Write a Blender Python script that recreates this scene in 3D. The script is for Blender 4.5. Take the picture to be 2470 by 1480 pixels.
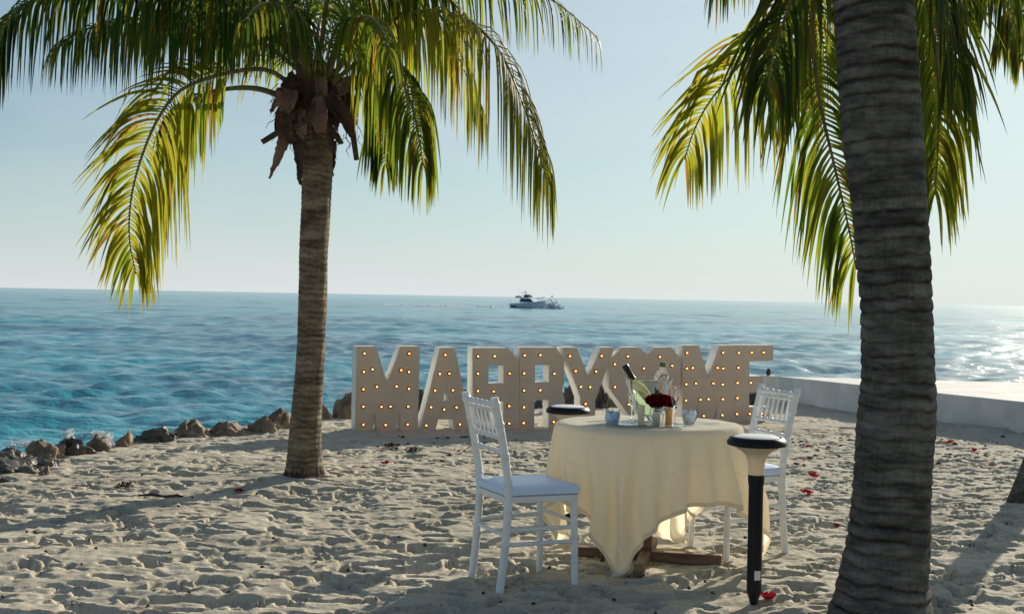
import bpy, bmesh, math, random
import numpy as np
from mathutils import Vector, Matrix, noise as mnoise
from mathutils.geometry import tessellate_polygon
R = math.radians
random.seed(7); RNG = np.random.default_rng(7)
SC = bpy.context.scene
for o in list(bpy.data.objects): bpy.data.objects.remove(o)
C = SC.collection

# ------------------------------------------------------------------ camera
F = 2900.0; CX, CY = 1235.0, 740.0; CAMH = 1.40
PITCH = math.atan(25 / F); ROLL = R(1.04)
cam_d = bpy.data.cameras.new('camera'); cam = bpy.data.objects.new('camera', cam_d); C.objects.link(cam)
CM = Matrix.Rotation(R(90) - PITCH, 3, 'X') @ Matrix.Rotation(ROLL, 3, 'Z')
cam.matrix_world = Matrix.Translation((0, 0, CAMH)) @ CM.to_4x4()
cam_d.sensor_width = 36; cam_d.lens = 36 * F / 2470
cam_d.clip_start = 0.05; cam_d.clip_end = 20000
cam_d.dof.use_dof = True; cam_d.dof.focus_distance = 6.2; cam_d.dof.aperture_fstop = 8.0
SC.camera = cam
SC.render.resolution_x = 1024; SC.render.resolution_y = 613

# ------------------------------------------------------------------ sky, sun
SUN_AZ = R(35)      # to the right of the view direction (+Y), behind the letters
SUN_EL = R(20)
w = bpy.data.worlds.new('World'); SC.world = w; w.use_nodes = True
nt = w.node_tree; nt.nodes.clear()
out = nt.nodes.new('ShaderNodeOutputWorld'); bg = nt.nodes.new('ShaderNodeBackground')
sky = nt.nodes.new('ShaderNodeTexSky'); sky.sky_type = 'NISHITA'; sky.sun_disc = False
sky.sun_elevation = SUN_EL; sky.sun_rotation = SUN_AZ
sky.air_density = 1.0; sky.dust_density = 0.9; sky.ozone_density = 2.5; sky.altitude = 0
geo = nt.nodes.new('ShaderNodeNewGeometry')
mp = nt.nodes.new('ShaderNodeMapping'); mp.inputs['Scale'].default_value = (1.2, 1.2, 4.5)
nz = nt.nodes.new('ShaderNodeTexNoise'); nz.inputs['Scale'].default_value = 1.6; nz.inputs['Detail'].default_value = 5
nz.inputs['Roughness'].default_value = 0.5
cr = nt.nodes.new('ShaderNodeValToRGB'); cr.color_ramp.elements[0].position = 0.38; cr.color_ramp.elements[1].position = 0.70
cr.color_ramp.elements[1].color = (0.45, 0.45, 0.45, 1)
hsv = nt.nodes.new('ShaderNodeHueSaturation'); hsv.inputs['Saturation'].default_value = 1.28
tint = nt.nodes.new('ShaderNodeMix'); tint.data_type = 'RGBA'; tint.blend_type = 'MULTIPLY'; tint.inputs[0].default_value = 1
tint.inputs[7].default_value = (0.46, 1.0, 1.08, 1)
mx = nt.nodes.new('ShaderNodeMix'); mx.data_type = 'RGBA'
mx.inputs[7].default_value = (9.0, 9.9, 10.6, 1)
nt.links.new(geo.outputs['Incoming'], mp.inputs[0]); nt.links.new(mp.outputs[0], nz.inputs[0])
nt.links.new(nz.outputs['Fac'], cr.inputs[0]); nt.links.new(cr.outputs[0], mx.inputs[0])
nt.links.new(sky.outputs[0], hsv.inputs['Color']); nt.links.new(hsv.outputs[0], tint.inputs[6])
nt.links.new(tint.outputs[2], mx.inputs[6])
# pale haze low over the horizon, the same all the way round
sx = nt.nodes.new('ShaderNodeSeparateXYZ'); nt.links.new(geo.outputs['Incoming'], sx.inputs[0])
ab = nt.nodes.new('ShaderNodeMath'); ab.operation = 'ABSOLUTE'; nt.links.new(sx.outputs['Z'], ab.inputs[0])
ex = nt.nodes.new('ShaderNodeMath'); ex.operation = 'MULTIPLY'; ex.inputs[1].default_value = -7.5; nt.links.new(ab.outputs[0], ex.inputs[0])
e2 = nt.nodes.new('ShaderNodeMath'); e2.operation = 'EXPONENT'; nt.links.new(ex.outputs[0], e2.inputs[0])
e3 = nt.nodes.new('ShaderNodeMath'); e3.operation = 'MULTIPLY'; e3.inputs[1].default_value = .88; nt.links.new(e2.outputs[0], e3.inputs[0])
hz = nt.nodes.new('ShaderNodeMix'); hz.data_type = 'RGBA'; hz.inputs[7].default_value = (10.9, 11.5, 11.7, 1)
# forward scattering of the haze round the sun
tcw = nt.nodes.new('ShaderNodeTexCoord'); dt_ = nt.nodes.new('ShaderNodeVectorMath'); dt_.operation = 'DOT_PRODUCT'
nt.links.new(tcw.outputs['Generated'], dt_.inputs[0])
dt_.inputs[1].default_value = (math.sin(SUN_AZ) * math.cos(SUN_EL), math.cos(SUN_AZ) * math.cos(SUN_EL), math.sin(SUN_EL))
d1 = nt.nodes.new('ShaderNodeMath'); d1.operation = 'MULTIPLY_ADD'; d1.inputs[1].default_value = .5; d1.inputs[2].default_value = .5; nt.links.new(dt_.outputs['Value'], d1.inputs[0])
d2 = nt.nodes.new('ShaderNodeMath'); d2.operation = 'POWER'; d2.inputs[1].default_value = 8.5; nt.links.new(d1.outputs[0], d2.inputs[0])
d3 = nt.nodes.new('ShaderNodeMath'); d3.operation = 'MULTIPLY'; d3.inputs[1].default_value = .9; nt.links.new(d2.outputs[0], d3.inputs[0])
i1 = nt.nodes.new('ShaderNodeMath'); i1.operation = 'SUBTRACT'; i1.inputs[0].default_value = 1; nt.links.new(d3.outputs[0], i1.inputs[1])
i2 = nt.nodes.new('ShaderNodeMath'); i2.operation = 'SUBTRACT'; i2.inputs[0].default_value = 1; nt.links.new(e3.outputs[0], i2.inputs[1])
i3 = nt.nodes.new('ShaderNodeMath'); i3.operation = 'MULTIPLY'; nt.links.new(i1.outputs[0], i3.inputs[0]); nt.links.new(i2.outputs[0], i3.inputs[1])
i4 = nt.nodes.new('ShaderNodeMath'); i4.operation = 'SUBTRACT'; i4.inputs[0].default_value = 1; nt.links.new(i3.outputs[0], i4.inputs[1])
nt.links.new(i4.outputs[0], hz.inputs[0]); nt.links.new(mx.outputs[2], hz.inputs[6]); nt.links.new(hz.outputs[2], bg.inputs[0])
bg.inputs[1].default_value = 0.054
nt.links.new(bg.outputs[0], out.inputs[0])
sl = bpy.data.lights.new('sun', 'SUN'); sl.energy = 5.0; sl.angle = R(0.6); sl.color = (1.0, 0.88, 0.71)
so = bpy.data.objects.new('sun', sl); C.objects.link(so)
sdir = Vector((math.sin(SUN_AZ) * math.cos(SUN_EL), math.cos(SUN_AZ) * math.cos(SUN_EL), math.sin(SUN_EL)))
so.rotation_euler = sdir.to_track_quat('Z', 'Y').to_euler(); so.location = (6, 8, 8)
SC.view_settings.view_transform = 'Standard'; SC.view_settings.look = 'None'
SC.view_settings.gamma = 1; SC.view_settings.use_curve_mapping = False
SC.view_settings.exposure = 0.38

# ------------------------------------------------------------------ helpers
def ray(px, py): return CM @ Vector(((px - CX) / F, -(py - CY) / F, -1))
def atY(px, py, Y):
    d = ray(px, py); t = Y / d.y
    return Vector((d.x * t, Y, CAMH + d.z * t))
def gnd(px, py, z=0.0):
    d = ray(px, py); t = (z - CAMH) / d.z
    return Vector((d.x * t, d.y * t, z))
def onplane(px, py, p0, n):
    d = ray(px, py); o = Vector((0, 0, CAMH))
    return o + d * ((p0 - o).dot(n) / d.dot(n))

def tag(o, label=None, cat=None, group=None, kind=None):
    if label: o['label'] = label
    if cat: o['category'] = cat
    if group: o['group'] = group
    if kind: o['kind'] = kind
    return o
def empty(name, loc, rz=0, label=None, cat=None, group=None):
    o = bpy.data.objects.new(name, None); C.objects.link(o); o.empty_display_size = 0.1
    o.location = loc; o.rotation_euler = (0, 0, rz)
    return tag(o, label, cat, group)
class MB:
    def __init__(s): s.v = []; s.f = []; s.smooth = True
    def add(s, vs, fs):
        n = len(s.v); s.v += [tuple(v) for v in vs]; s.f += [tuple(i + n for i in f) for f in fs]; return s
    def box(s, c, size, M=None):
        x, y, z = [a / 2 for a in size]
        vs = [Vector((sx * x, sy * y, sz * z)) for sx in (-1, 1) for sy in (-1, 1) for sz in (-1, 1)]
        if M: vs = [M @ v for v in vs]
        vs = [v + Vector(c) for v in vs]
        return s.add(vs, [(0, 1, 3, 2), (4, 6, 7, 5), (0, 4, 5, 1), (2, 3, 7, 6), (0, 2, 6, 4), (1, 5, 7, 3)])
    def tube(s, pts, rad, n=12, cap=True, flat=1.0):
        pts = [Vector(p) for p in pts]; m = len(pts)
        if not hasattr(rad, '__len__'): rad = [rad] * m
        vs = []; t0 = (pts[1] - pts[0]).normalized()
        a = t0.orthogonal().normalized() if abs(t0.z) < .9 else Vector((1, 0, 0))
        for i in range(m):
            t = (pts[min(i + 1, m - 1)] - pts[max(i - 1, 0)]).normalized()
            a = (a - t * a.dot(t)).normalized(); b = t.cross(a)
            for k in range(n):
                q = 2 * math.pi * k / n
                vs.append(pts[i] + a * math.cos(q) * rad[i] + b * math.sin(q) * rad[i] * flat)
        fs = [(i * n + k, i * n + (k + 1) % n, (i + 1) * n + (k + 1) % n, (i + 1) * n + k) for i in range(m - 1) for k in range(n)]
        if cap: fs += [tuple(range(n))[::-1], tuple(range((m - 1) * n, m * n))]
        return s.add(vs, fs)
    def lathe(s, prof, n=32, c=(0, 0, 0), M=None, cap=True):
        vs = []
        for r, z in prof:
            for k in range(n):
                q = 2 * math.pi * k / n; v = Vector((r * math.cos(q), r * math.sin(q), z))
                if M: v = M @ v
                vs.append(v + Vector(c))
        m = len(prof)
        fs = [(i * n + k, i * n + (k + 1) % n, (i + 1) * n + (k + 1) % n, (i + 1) * n + k) for i in range(m - 1) for k in range(n)]
        if cap:
            if prof[0][0] > 1e-4: fs.append(tuple(range(n))[::-1])
            if prof[-1][0] > 1e-4: fs.append(tuple(range((m - 1) * n, m * n)))
        return s.add(vs, fs)
    def build(s, name, mat, parent=None, smooth=True, bevel=0, sub=0, loc=None, ang=40):
        me = bpy.data.meshes.new(name); me.from_pydata(s.v, [], s.f); me.validate(); me.update()
        if smooth:
            me.polygons.foreach_set('use_smooth', [True] * len(me.polygons))
            me.set_sharp_from_angle(angle=R(ang))
        me.materials.append(mat)
        o = bpy.data.objects.new(name, me); C.objects.link(o)
        if parent: o.parent = parent
        if loc is not None: o.location = loc
        if bevel:
            b = o.modifiers.new('bevel', 'BEVEL'); b.width = bevel; b.segments = 2; b.limit_method = 'ANGLE'
        if sub:
            b = o.modifiers.new('sub', 'SUBSURF'); b.levels = sub; b.render_levels = sub
        return o
def copy_tree(o, parent=None):
    c = o.copy(); C.objects.link(c); c.parent = parent
    for ch in o.children: copy_tree(ch, c)
    return c

# numpy value noise
def vn(x, y, seed=0):
    x = np.asarray(x, float); y = np.asarray(y, float)
    ix = np.floor(x).astype(np.int64); iy = np.floor(y).astype(np.int64); fx = x - ix; fy = y - iy
    fx = fx * fx * (3 - 2 * fx); fy = fy * fy * (3 - 2 * fy)
    def h(a, b):
        k = (a * 374761393 + b * 668265263 + seed * 974634777) & 0xffffffff
        k = ((k ^ (k >> 13)) * 1274126177) & 0xffffffff; k = k ^ (k >> 16)
        return (k & 0xffffff) / 0xffffff
    return (h(ix, iy) * (1 - fx) + h(ix + 1, iy) * fx) * (1 - fy) + (h(ix, iy + 1) * (1 - fx) + h(ix + 1, iy + 1) * fx) * fy
def fbm(x, y, seed=0, o=4):
    s = 0; a = .5; t = 0
    for i in range(o):
        s = s + a * vn(x, y, seed + i * 17); t += a; a *= .5; x = x * 2.03 + 3.1; y = y * 2.03 + 1.7
    return s / t
def sst(a, b, x): t = np.clip((x - a) / (b - a), 0, 1); return t * t * (3 - 2 * t)

# ------------------------------------------------------------------ materials
def mat(name, col=(.5, .5, .5), rough=.6, metal=0, **kw):
    m = bpy.data.materials.new(name); m.use_nodes = True; p = m.node_tree.nodes['Principled BSDF']
    p.inputs['Base Color'].default_value = (*col, 1); p.inputs['Roughness'].default_value = rough; p.inputs['Metallic'].default_value = metal
    for k, v in kw.items(): p.inputs[k.replace('_', ' ')].default_value = v
    return m
def N(m, t, **kw):
    n = m.node_tree.nodes.new(t)
    for k, v in kw.items(): setattr(n, k, v)
    return n
def L(m, a, b): m.node_tree.links.new(a, b)
def noisy(name, c1, c2, scale=8, rough=.7, bump=.2, bscale=40, stretch=(1, 1, 1), detail=5, lo=.35, hi=.65, coord='Object', bdist=.01, **kw):
    m = mat(name, c1, rough, **kw); p = m.node_tree.nodes['Principled BSDF']
    tc = N(m, 'ShaderNodeTexCoord'); mp = N(m, 'ShaderNodeMapping'); mp.inputs['Scale'].default_value = stretch
    L(m, tc.outputs[coord], mp.inputs[0])
    nz = N(m, 'ShaderNodeTexNoise'); nz.inputs['Scale'].default_value = scale; nz.inputs['Detail'].default_value = detail
    L(m, mp.outputs[0], nz.inputs[0])
    cr = N(m, 'ShaderNodeValToRGB'); e = cr.color_ramp.elements
    e[0].position = lo; e[1].position = hi; e[0].color = (*c1, 1); e[1].color = (*c2, 1)
    L(m, nz.outputs['Fac'], cr.inputs[0]); L(m, cr.outputs[0], p.inputs['Base Color'])
    if bump:
        n2 = N(m, 'ShaderNodeTexNoise'); n2.inputs['Scale'].default_value = bscale; n2.inputs['Detail'].default_value = 6
        L(m, mp.outputs[0], n2.inputs[0])
        b = N(m, 'ShaderNodeBump'); b.inputs['Strength'].default_value = bump; b.inputs['Distance'].default_value = bdist
        L(m, n2.outputs['Fac'], b.inputs['Height']); L(m, b.outputs[0], p.inputs['Normal'])
    return m
def translucent(name, c_ref, c_tr, fac, rough=.6, attr=None, coat=0.0, bump=None):
    m = bpy.data.materials.new(name); m.use_nodes = True; p = m.node_tree.nodes['Principled BSDF']
    o = m.node_tree.nodes['Material Output']
    p.inputs['Base Color'].default_value = (*c_ref, 1); p.inputs['Roughness'].default_value = rough
    p.inputs['Specular IOR Level'].default_value = coat
    tr = N(m, 'ShaderNodeBsdfTranslucent'); tr.inputs[0].default_value = (*c_tr, 1)
    mx = N(m, 'ShaderNodeMixShader'); mx.inputs[0].default_value = fac
    L(m, p.outputs[0], mx.inputs[1]); L(m, tr.outputs[0], mx.inputs[2]); L(m, mx.outputs[0], o.inputs[0])
    if attr:
        a = N(m, 'ShaderNodeAttribute', attribute_name=attr)
        for tgt, c in ((p.inputs['Base Color'], c_ref), (tr.inputs[0], c_tr)):
            mm = N(m, 'ShaderNodeMix', data_type='RGBA', blend_type='MULTIPLY'); mm.inputs[0].default_value = 1
            mm.inputs[7].default_value = (*c, 1); L(m, a.outputs['Color'], mm.inputs[6]); L(m, mm.outputs[2], tgt)
    if bump:
        tc = N(m, 'ShaderNodeTexCoord'); n2 = N(m, 'ShaderNodeTexNoise'); n2.inputs['Scale'].default_value = bump[0]
        L(m, tc.outputs['Object'], n2.inputs[0]); b = N(m, 'ShaderNodeBump'); b.inputs['Strength'].default_value = bump[1]
        b.inputs['Distance'].default_value = .01
        L(m, n2.outputs['Fac'], b.inputs['Height']); L(m, b.outputs[0], p.inputs['Normal']); L(m, b.outputs[0], tr.inputs['Normal'])
    return m
def glassmat(name, col=(1, 1, 1), ior=1.45, rough=0.02):
    m = bpy.data.materials.new(name); m.use_nodes = True; n = m.node_tree; p = n.nodes['Principled BSDF']
    p.inputs['Base Color'].default_value = (*col, 1); p.inputs['Transmission Weight'].default_value = 1
    p.inputs['Roughness'].default_value = rough; p.inputs['IOR'].default_value = ior
    return m

# sand
def sand_material():
    m = mat('sand', (.5, .44, .33), .95); p = m.node_tree.nodes['Principled BSDF']; p.inputs['Specular IOR Level'].default_value = .15
    g = N(m, 'ShaderNodeNewGeometry')
    n1 = N(m, 'ShaderNodeTexNoise'); n1.inputs['Scale'].default_value = 1.1; n1.inputs['Detail'].default_value = 8; n1.inputs['Roughness'].default_value = .7
    n2 = N(m, 'ShaderNodeTexNoise'); n2.inputs['Scale'].default_value = 55; n2.inputs['Detail'].default_value = 3
    n3 = N(m, 'ShaderNodeTexNoise'); n3.inputs['Scale'].default_value = 190; n3.inputs['Detail'].default_value = 3
    for n in (n1, n2, n3): L(m, g.outputs['Position'], n.inputs[0])
    c1 = N(m, 'ShaderNodeValToRGB'); e = c1.color_ramp.elements
    e[0].position = .3; e[1].position = .72; e[0].color = (.385, .355, .28, 1); e[1].color = (.56, .52, .42, 1)
    L(m, n1.outputs['Fac'], c1.inputs[0])
    c2 = N(m, 'ShaderNodeValToRGB'); e = c2.color_ramp.elements
    e[0].position = .28; e[1].position = .42; e[0].color = (.42, .40, .36, 1); e[1].color = (1, 1, 1, 1)
    L(m, n2.outputs['Fac'], c2.inputs[0])
    mm = N(m, 'ShaderNodeMix', data_type='RGBA', blend_type='MULTIPLY'); mm.inputs[0].default_value = .8
    L(m, c1.outputs[0], mm.inputs[6]); L(m, c2.outputs[0], mm.inputs[7])
    # wet sand near the water line
    a = N(m, 'ShaderNodeAttribute', attribute_name='wet')
    wm = N(m, 'ShaderNodeMix', data_type='RGBA', blend_type='MIX'); wm.inputs[7].default_value = (.12, .105, .08, 1)
    L(m, a.outputs['Fac'], wm.inputs[0]); L(m, mm.outputs[2], wm.inputs[6]); L(m, wm.outputs[2], p.inputs['Base Color'])
    b1 = N(m, 'ShaderNodeBump'); b1.inputs['Strength'].default_value = .55; b1.inputs['Distance'].default_value = .012
    b2 = N(m, 'ShaderNodeBump'); b2.inputs['Strength'].default_value = .5; b2.inputs['Distance'].default_value = .004
    n4 = N(m, 'ShaderNodeTexNoise'); n4.inputs['Scale'].default_value = 26; n4.inputs['Detail'].default_value = 6; n4.inputs['Roughness'].default_value = .62
    L(m, g.outputs['Position'], n4.inputs[0])
    L(m, n4.outputs['Fac'], b1.inputs['Height']); L(m, n3.outputs['Fac'], b2.inputs['Height'])
    L(m, b1.outputs[0], b2.inputs['Normal']); L(m, b2.outputs[0], p.inputs['Normal'])
    return m
M_sand = sand_material()

def water_material():
    m = mat('water', (.01, .12, .17), .09); p = m.node_tree.nodes['Principled BSDF']; p.inputs['IOR'].default_value = 1.38; p.inputs['Coat Weight'].default_value = .5; p.inputs['Coat Roughness'].default_value = .45; p.inputs['Coat IOR'].default_value = 1.33
    g = N(m, 'ShaderNodeNewGeometry')
    sp = N(m, 'ShaderNodeMapping'); sp.inputs['Scale'].default_value = (.05, .12, 1); L(m, g.outputs['Position'], sp.inputs[0])
    n0 = N(m, 'ShaderNodeTexNoise'); n0.inputs['Scale'].default_value = 1.0; n0.inputs['Detail'].default_value = 5; L(m, sp.outputs[0], n0.inputs[0])
    cr = N(m, 'ShaderNodeValToRGB'); e = cr.color_ramp.elements
    e[0].position = .35; e[1].position = .65; e[0].color = (.003, .13, .21, 1); e[1].color = (.015, .34, .42, 1)
    L(m, n0.outputs['Fac'], cr.inputs[0])
    # deep water darker and bluer further out: real depth change
    at = N(m, 'ShaderNodeAttribute', attribute_name='foam')
    fn = N(m, 'ShaderNodeTexNoise'); fn.inputs['Scale'].default_value = 3.5; fn.inputs['Detail'].default_value = 9; fn.inputs['Roughness'].default_value = .75
    L(m, g.outputs['Position'], fn.inputs[0])
    ad = N(m, 'ShaderNodeMath', operation='ADD'); L(m, at.outputs['Fac'], ad.inputs[0]); L(m, fn.outputs['Fac'], ad.inputs[1])
    fr = N(m, 'ShaderNodeValToRGB'); e = fr.color_ramp.elements; e[0].position = .92; e[1].position = 1.1
    e[0].position = .86; e[1].position = 1.0
    L(m, ad.outputs[0], fr.inputs[0])
    fm = N(m, 'ShaderNodeMix', data_type='RGBA'); fm.inputs[7].default_value = (.75, .80, .82, 1)
    L(m, fr.outputs[0], fm.inputs[0]); L(m, cr.outputs[0], fm.inputs[6]); L(m, fm.outputs[2], p.inputs['Base Color'])
    rm = N(m, 'ShaderNodeMapRange'); rm.inputs[3].default_value = .13; rm.inputs[4].default_value = .8
    L(m, fr.outputs[0], rm.inputs[0]); L(m, rm.outputs[0], p.inputs['Roughness'])
    prev = None
    for sc, st, dist, xs in ((.4, 1.0, .14, .6), (2.0, 1.0, .12, .65), (5.5, 1.0, .055, .7), (14, .8, .016, .7)):
        mp2 = N(m, 'ShaderNodeMapping'); mp2.inputs['Scale'].default_value = (xs, 1, 1); mp2.inputs['Rotation'].default_value = (0, 0, R(12))
        L(m, g.outputs['Position'], mp2.inputs[0])
        n = N(m, 'ShaderNodeTexNoise'); n.inputs['Scale'].default_value = sc; n.inputs['Detail'].default_value = 4; n.inputs['Roughness'].default_value = .6
        L(m, mp2.outputs[0], n.inputs[0])
        b = N(m, 'ShaderNodeBump'); b.inputs['Strength'].default_value = st; b.inputs['Distance'].default_value = dist
        L(m, n.outputs['Fac'], b.inputs['Height'])
        if prev: L(m, prev.outputs[0], b.inputs['Normal'])
        prev = b
    L(m, prev.outputs[0], p.inputs['Normal'])
    return m
M_water = water_material()
M_foam = noisy('foam', (.7, .75, .78), (.85, .88, .9), 20, .7, .5, 30)

def trunk_material(name, c_dark, c_mid, c_light):
    m = mat(name, c_mid, .9); p = m.node_tree.nodes['Principled BSDF']; p.inputs['Specular IOR Level'].default_value = .2
    tc = N(m, 'ShaderNodeTexCoord')
    def nse(st, sc, det=6, rg=.6):
        mp = N(m, 'ShaderNodeMapping'); mp.inputs['Scale'].default_value = st; L(m, tc.outputs['Object'], mp.inputs[0])
        n = N(m, 'ShaderNodeTexNoise'); n.inputs['Scale'].default_value = sc; n.inputs['Detail'].default_value = det; n.inputs['Roughness'].default_value = rg
        L(m, mp.outputs[0], n.inputs[0]); return n
    a = nse((1, 1, 3.5), 5, 8, .7); b = nse((9, 9, .9), 9, 5); c = nse((1, 1, 5), 30, 4)
    cr = N(m, 'ShaderNodeValToRGB'); e = cr.color_ramp.elements
    e[0].position = .36; e[0].color = (*c_dark, 1); e[1].position = .66; e[1].color = (*c_light, 1)
    x = cr.color_ramp.elements.new(.5); x.color = (*c_mid, 1)
    L(m, a.outputs['Fac'], cr.inputs[0])
    at = N(m, 'ShaderNodeAttribute', attribute_name='scar')
    cs = N(m, 'ShaderNodeMix', data_type='RGBA', blend_type='MULTIPLY'); cs.inputs[0].default_value = 1
    rr = N(m, 'ShaderNodeValToRGB'); rr.color_ramp.elements[0].color = (1, 1, 1, 1); rr.color_ramp.elements[1].color = (.28, .25, .22, 1)
    L(m, at.outputs['Fac'], rr.inputs[0]); L(m, cr.outputs[0], cs.inputs[6]); L(m, rr.outputs[0], cs.inputs[7])
    c2 = N(m, 'ShaderNodeValToRGB'); c2.color_ramp.elements[0].position = .38; c2.color_ramp.elements[1].position = .5; c2.color_ramp.elements[0].color = (.74, .72, .70, 1)
    L(m, b.outputs['Fac'], c2.inputs[0])
    m2 = N(m, 'ShaderNodeMix', data_type='RGBA', blend_type='MULTIPLY'); m2.inputs[0].default_value = .8
    L(m, cs.outputs[2], m2.inputs[6]); L(m, c2.outputs[0], m2.inputs[7]); L(m, m2.outputs[2], p.inputs['Base Color'])
    b1 = N(m, 'ShaderNodeBump'); b1.inputs['Strength'].default_value = .8; b1.inputs['Distance'].default_value = .01
    b2 = N(m, 'ShaderNodeBump'); b2.inputs['Strength'].default_value = .6; b2.inputs['Distance'].default_value = .006
    L(m, b.outputs['Fac'], b1.inputs['Height']); L(m, c.outputs['Fac'], b2.inputs['Height']); L(m, b1.outputs[0], b2.inputs['Normal']); L(m, b2.outputs[0], p.inputs['Normal'])
    return m
M_trunk1 = trunk_material('palm_bark_light', (.075, .055, .036), (.185, .145, .10), (.32, .265, .19))
M_trunk2 = trunk_material('palm_bark_grey', (.038, .037, .033), (.10, .097, .085), (.19, .183, .16))
M_leaf = translucent('palm_leaf', (.55, .62, .42), (3.1, 2.95, 1.3), .52, .52, attr='tint', coat=.12)
M_rachis = noisy('palm_rachis', (.09, .08, .02), (.20, .17, .05), 6, .5, .1, 60)
M_husk = noisy('palm_husk', (.030, .018, .012), (.10, .058, .036), 9, .85, .8, 50, stretch=(1, 1, .25))
M_spathe = noisy('palm_spathe', (.13, .075, .055), (.26, .17, .12), 7, .7, .4, 60, stretch=(1, 1, .2))
M_white = noisy('white_chair_paint', (.74, .75, .74), (.82, .83, .82), 14, .38, .08, 60)
M_cushion = noisy('sky_tinted_cushion_vinyl', (.60, .72, .90), (.66, .77, .93), 5, .35, .05, 30)  # white vinyl, with the blue sky's reflection put into the base colour
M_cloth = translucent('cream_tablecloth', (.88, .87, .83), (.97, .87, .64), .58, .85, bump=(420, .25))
M_wood = noisy('brown_wood', (.085, .045, .028), (.19, .11, .065), 5, .6, .3, 40, stretch=(1, 8, 8))
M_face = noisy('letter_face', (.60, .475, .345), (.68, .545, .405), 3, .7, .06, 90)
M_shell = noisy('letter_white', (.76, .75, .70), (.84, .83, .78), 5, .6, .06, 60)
M_socket = mat('bulb_socket', (.05, .035, .03), .5)
M_bulb = mat('warm_bulb', (.9, .6, .35), .3); _p = M_bulb.node_tree.nodes['Principled BSDF']
_p.inputs['Emission Color'].default_value = (1.0, .28, .06, 1); _p.inputs['Emission Strength'].default_value = 8
M_rock = noisy('shore_rock', (.10, .078, .052), (.38, .29, .20), 5, .85, 1.0, 14, lo=.32, hi=.7, bdist=.04)
M_rockdark = noisy('wet_rock', (.028, .028, .024), (.13, .11, .085), 6, .45, 1.0, 14, lo=.32, hi=.7, bdist=.04)
M_concrete = noisy('white_concrete', (.56, .57, .55), (.76, .76, .73), 3.2, .85, .6, 22, detail=9, bdist=.02, lo=.3, hi=.7)
M_black = noisy('black_plastic', (.006, .007, .012), (.010, .011, .018), 20, .5, .05, 90, Specular_IOR_Level=.25)
M_lampwhite = translucent('frosted_lamp_shade', (.82, .78, .68), (.85, .72, .50), .5, .4)
M_lamptop = mat('lamp_top_white', (.78, .80, .82), .35)
M_sticker = mat('white_sticker', (.7, .7, .68), .5)
M_glass = glassmat('clear_glass')
M_green = glassmat('green_bottle_glass', (.72, .76, .42), 1.45)
M_foil = mat('black_foil', (.012, .012, .014), .32, .3)
M_clear = glassmat('clear_plastic', (.95, .98, .98), 1.2, .05)
M_cap = mat('green_cap', (.10, .15, .04), .4)
M_candle = mat('cream_candle', (.80, .72, .48), .5, Subsurface_Weight=.3)
M_amber = mat('amber_candle', (.72, .45, .16), .45, Subsurface_Weight=.3)
M_rose = translucent('red_rose_petal', (.16, .005, .015), (.22, .006, .02), .3, .5)
M_stem = mat('rose_stem', (.05, .10, .02), .6)
M_napkin = noisy('pale_blue_napkin', (.50, .64, .80), (.58, .71, .85), 8, .8, .15, 80)
M_napkinw = noisy('white_napkin', (.74, .77, .82), (.80, .83, .87), 8, .8, .15, 80)
M_steel = mat('steel_cutlery', (.35, .36, .38), .25, 1)
M_petal = translucent('fallen_red_petal', (.30, .025, .035), (.32, .02, .03), .3, .6)
M_hullw = mat('boat_white', (.82, .86, .88), .3); M_hullp = mat('boat_hull_paint', (.60, .70, .72), .35); M_hulld = mat('boat_dark', (.05, .09, .11), .3)
M_boatglass = mat('boat_window', (.02, .03, .04), .1)
M_weed = noisy('dried_seaweed', (.025, .02, .012), (.08, .05, .03), 30, .9, .6, 60)

# ------------------------------------------------------------------ sand terrain
shore = np.array([(-60, -6), (-20, 1.0), (-8, 6.0), (-5.0, 8.4), (-4.15, 9.5), (-3.75, 10.3), (-3.2, 11.7), (-2.5, 13.2), (-1.9, 14.2),
                  (-.6, 14.9), (1.0, 15.6), (3.0, 16.3), (6, 16.8), (20, 17.5), (60, 18.0)], float)
def shore_dist(x, y):      # positive on the sea side
    best = np.full(np.shape(x), 1e9); sgn = np.zeros(np.shape(x))
    for a, b in zip(shore[:-1], shore[1:]):
        d = b - a; l2 = d @ d
        t = np.clip(((x - a[0]) * d[0] + (y - a[1]) * d[1]) / l2, 0, 1)
        dx = x - a[0] - t * d[0]; dy = y - a[1] - t * d[1]; dd = np.hypot(dx, dy)
        s = np.sign(d[0] * dy - d[1] * dx)
        k = dd < best; best = np.where(k, dd, best); sgn = np.where(k, s, sgn)
    return best * sgn
def lines(segs):
    o = []
    for a, b, st in segs: o += list(np.arange(a, b - 1e-6, st))
    return np.array(o + [segs[-1][1]])
XS = lines([(-60, -12, 2.0), (-12, -6.2, .12), (-6.2, 5.6, .0145), (5.6, 12, .10), (12, 60, 2.0)])
YS = lines([(-40, 0, 1.0), (0, 4.2, .10), (4.2, 9.2, .0145), (9.2, 13.6, .022), (13.6, 18.5, .06)])
GX, GY = np.meshgrid(XS, YS)
H = .10 * (fbm(GX * .35, GY * .35, 3, 3) - .5) + .045 * (fbm(GX * 1.3, GY * 1.3, 5, 3) - .5)
wx = GX + .10 * (fbm(GX * 3, GY * 3, 21, 3) - .5); wy = GY + .10 * (fbm(GX * 3, GY * 3, 33, 3) - .5)
H += .026 * (fbm(wx * 4.5, wy * 5.5, 8, 4) - .5)
rid = 1 - np.abs(2 * fbm(wx * 3.4, wy * 6.5, 12, 3) - 1)
H += .018 * (rid - .7)
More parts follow.
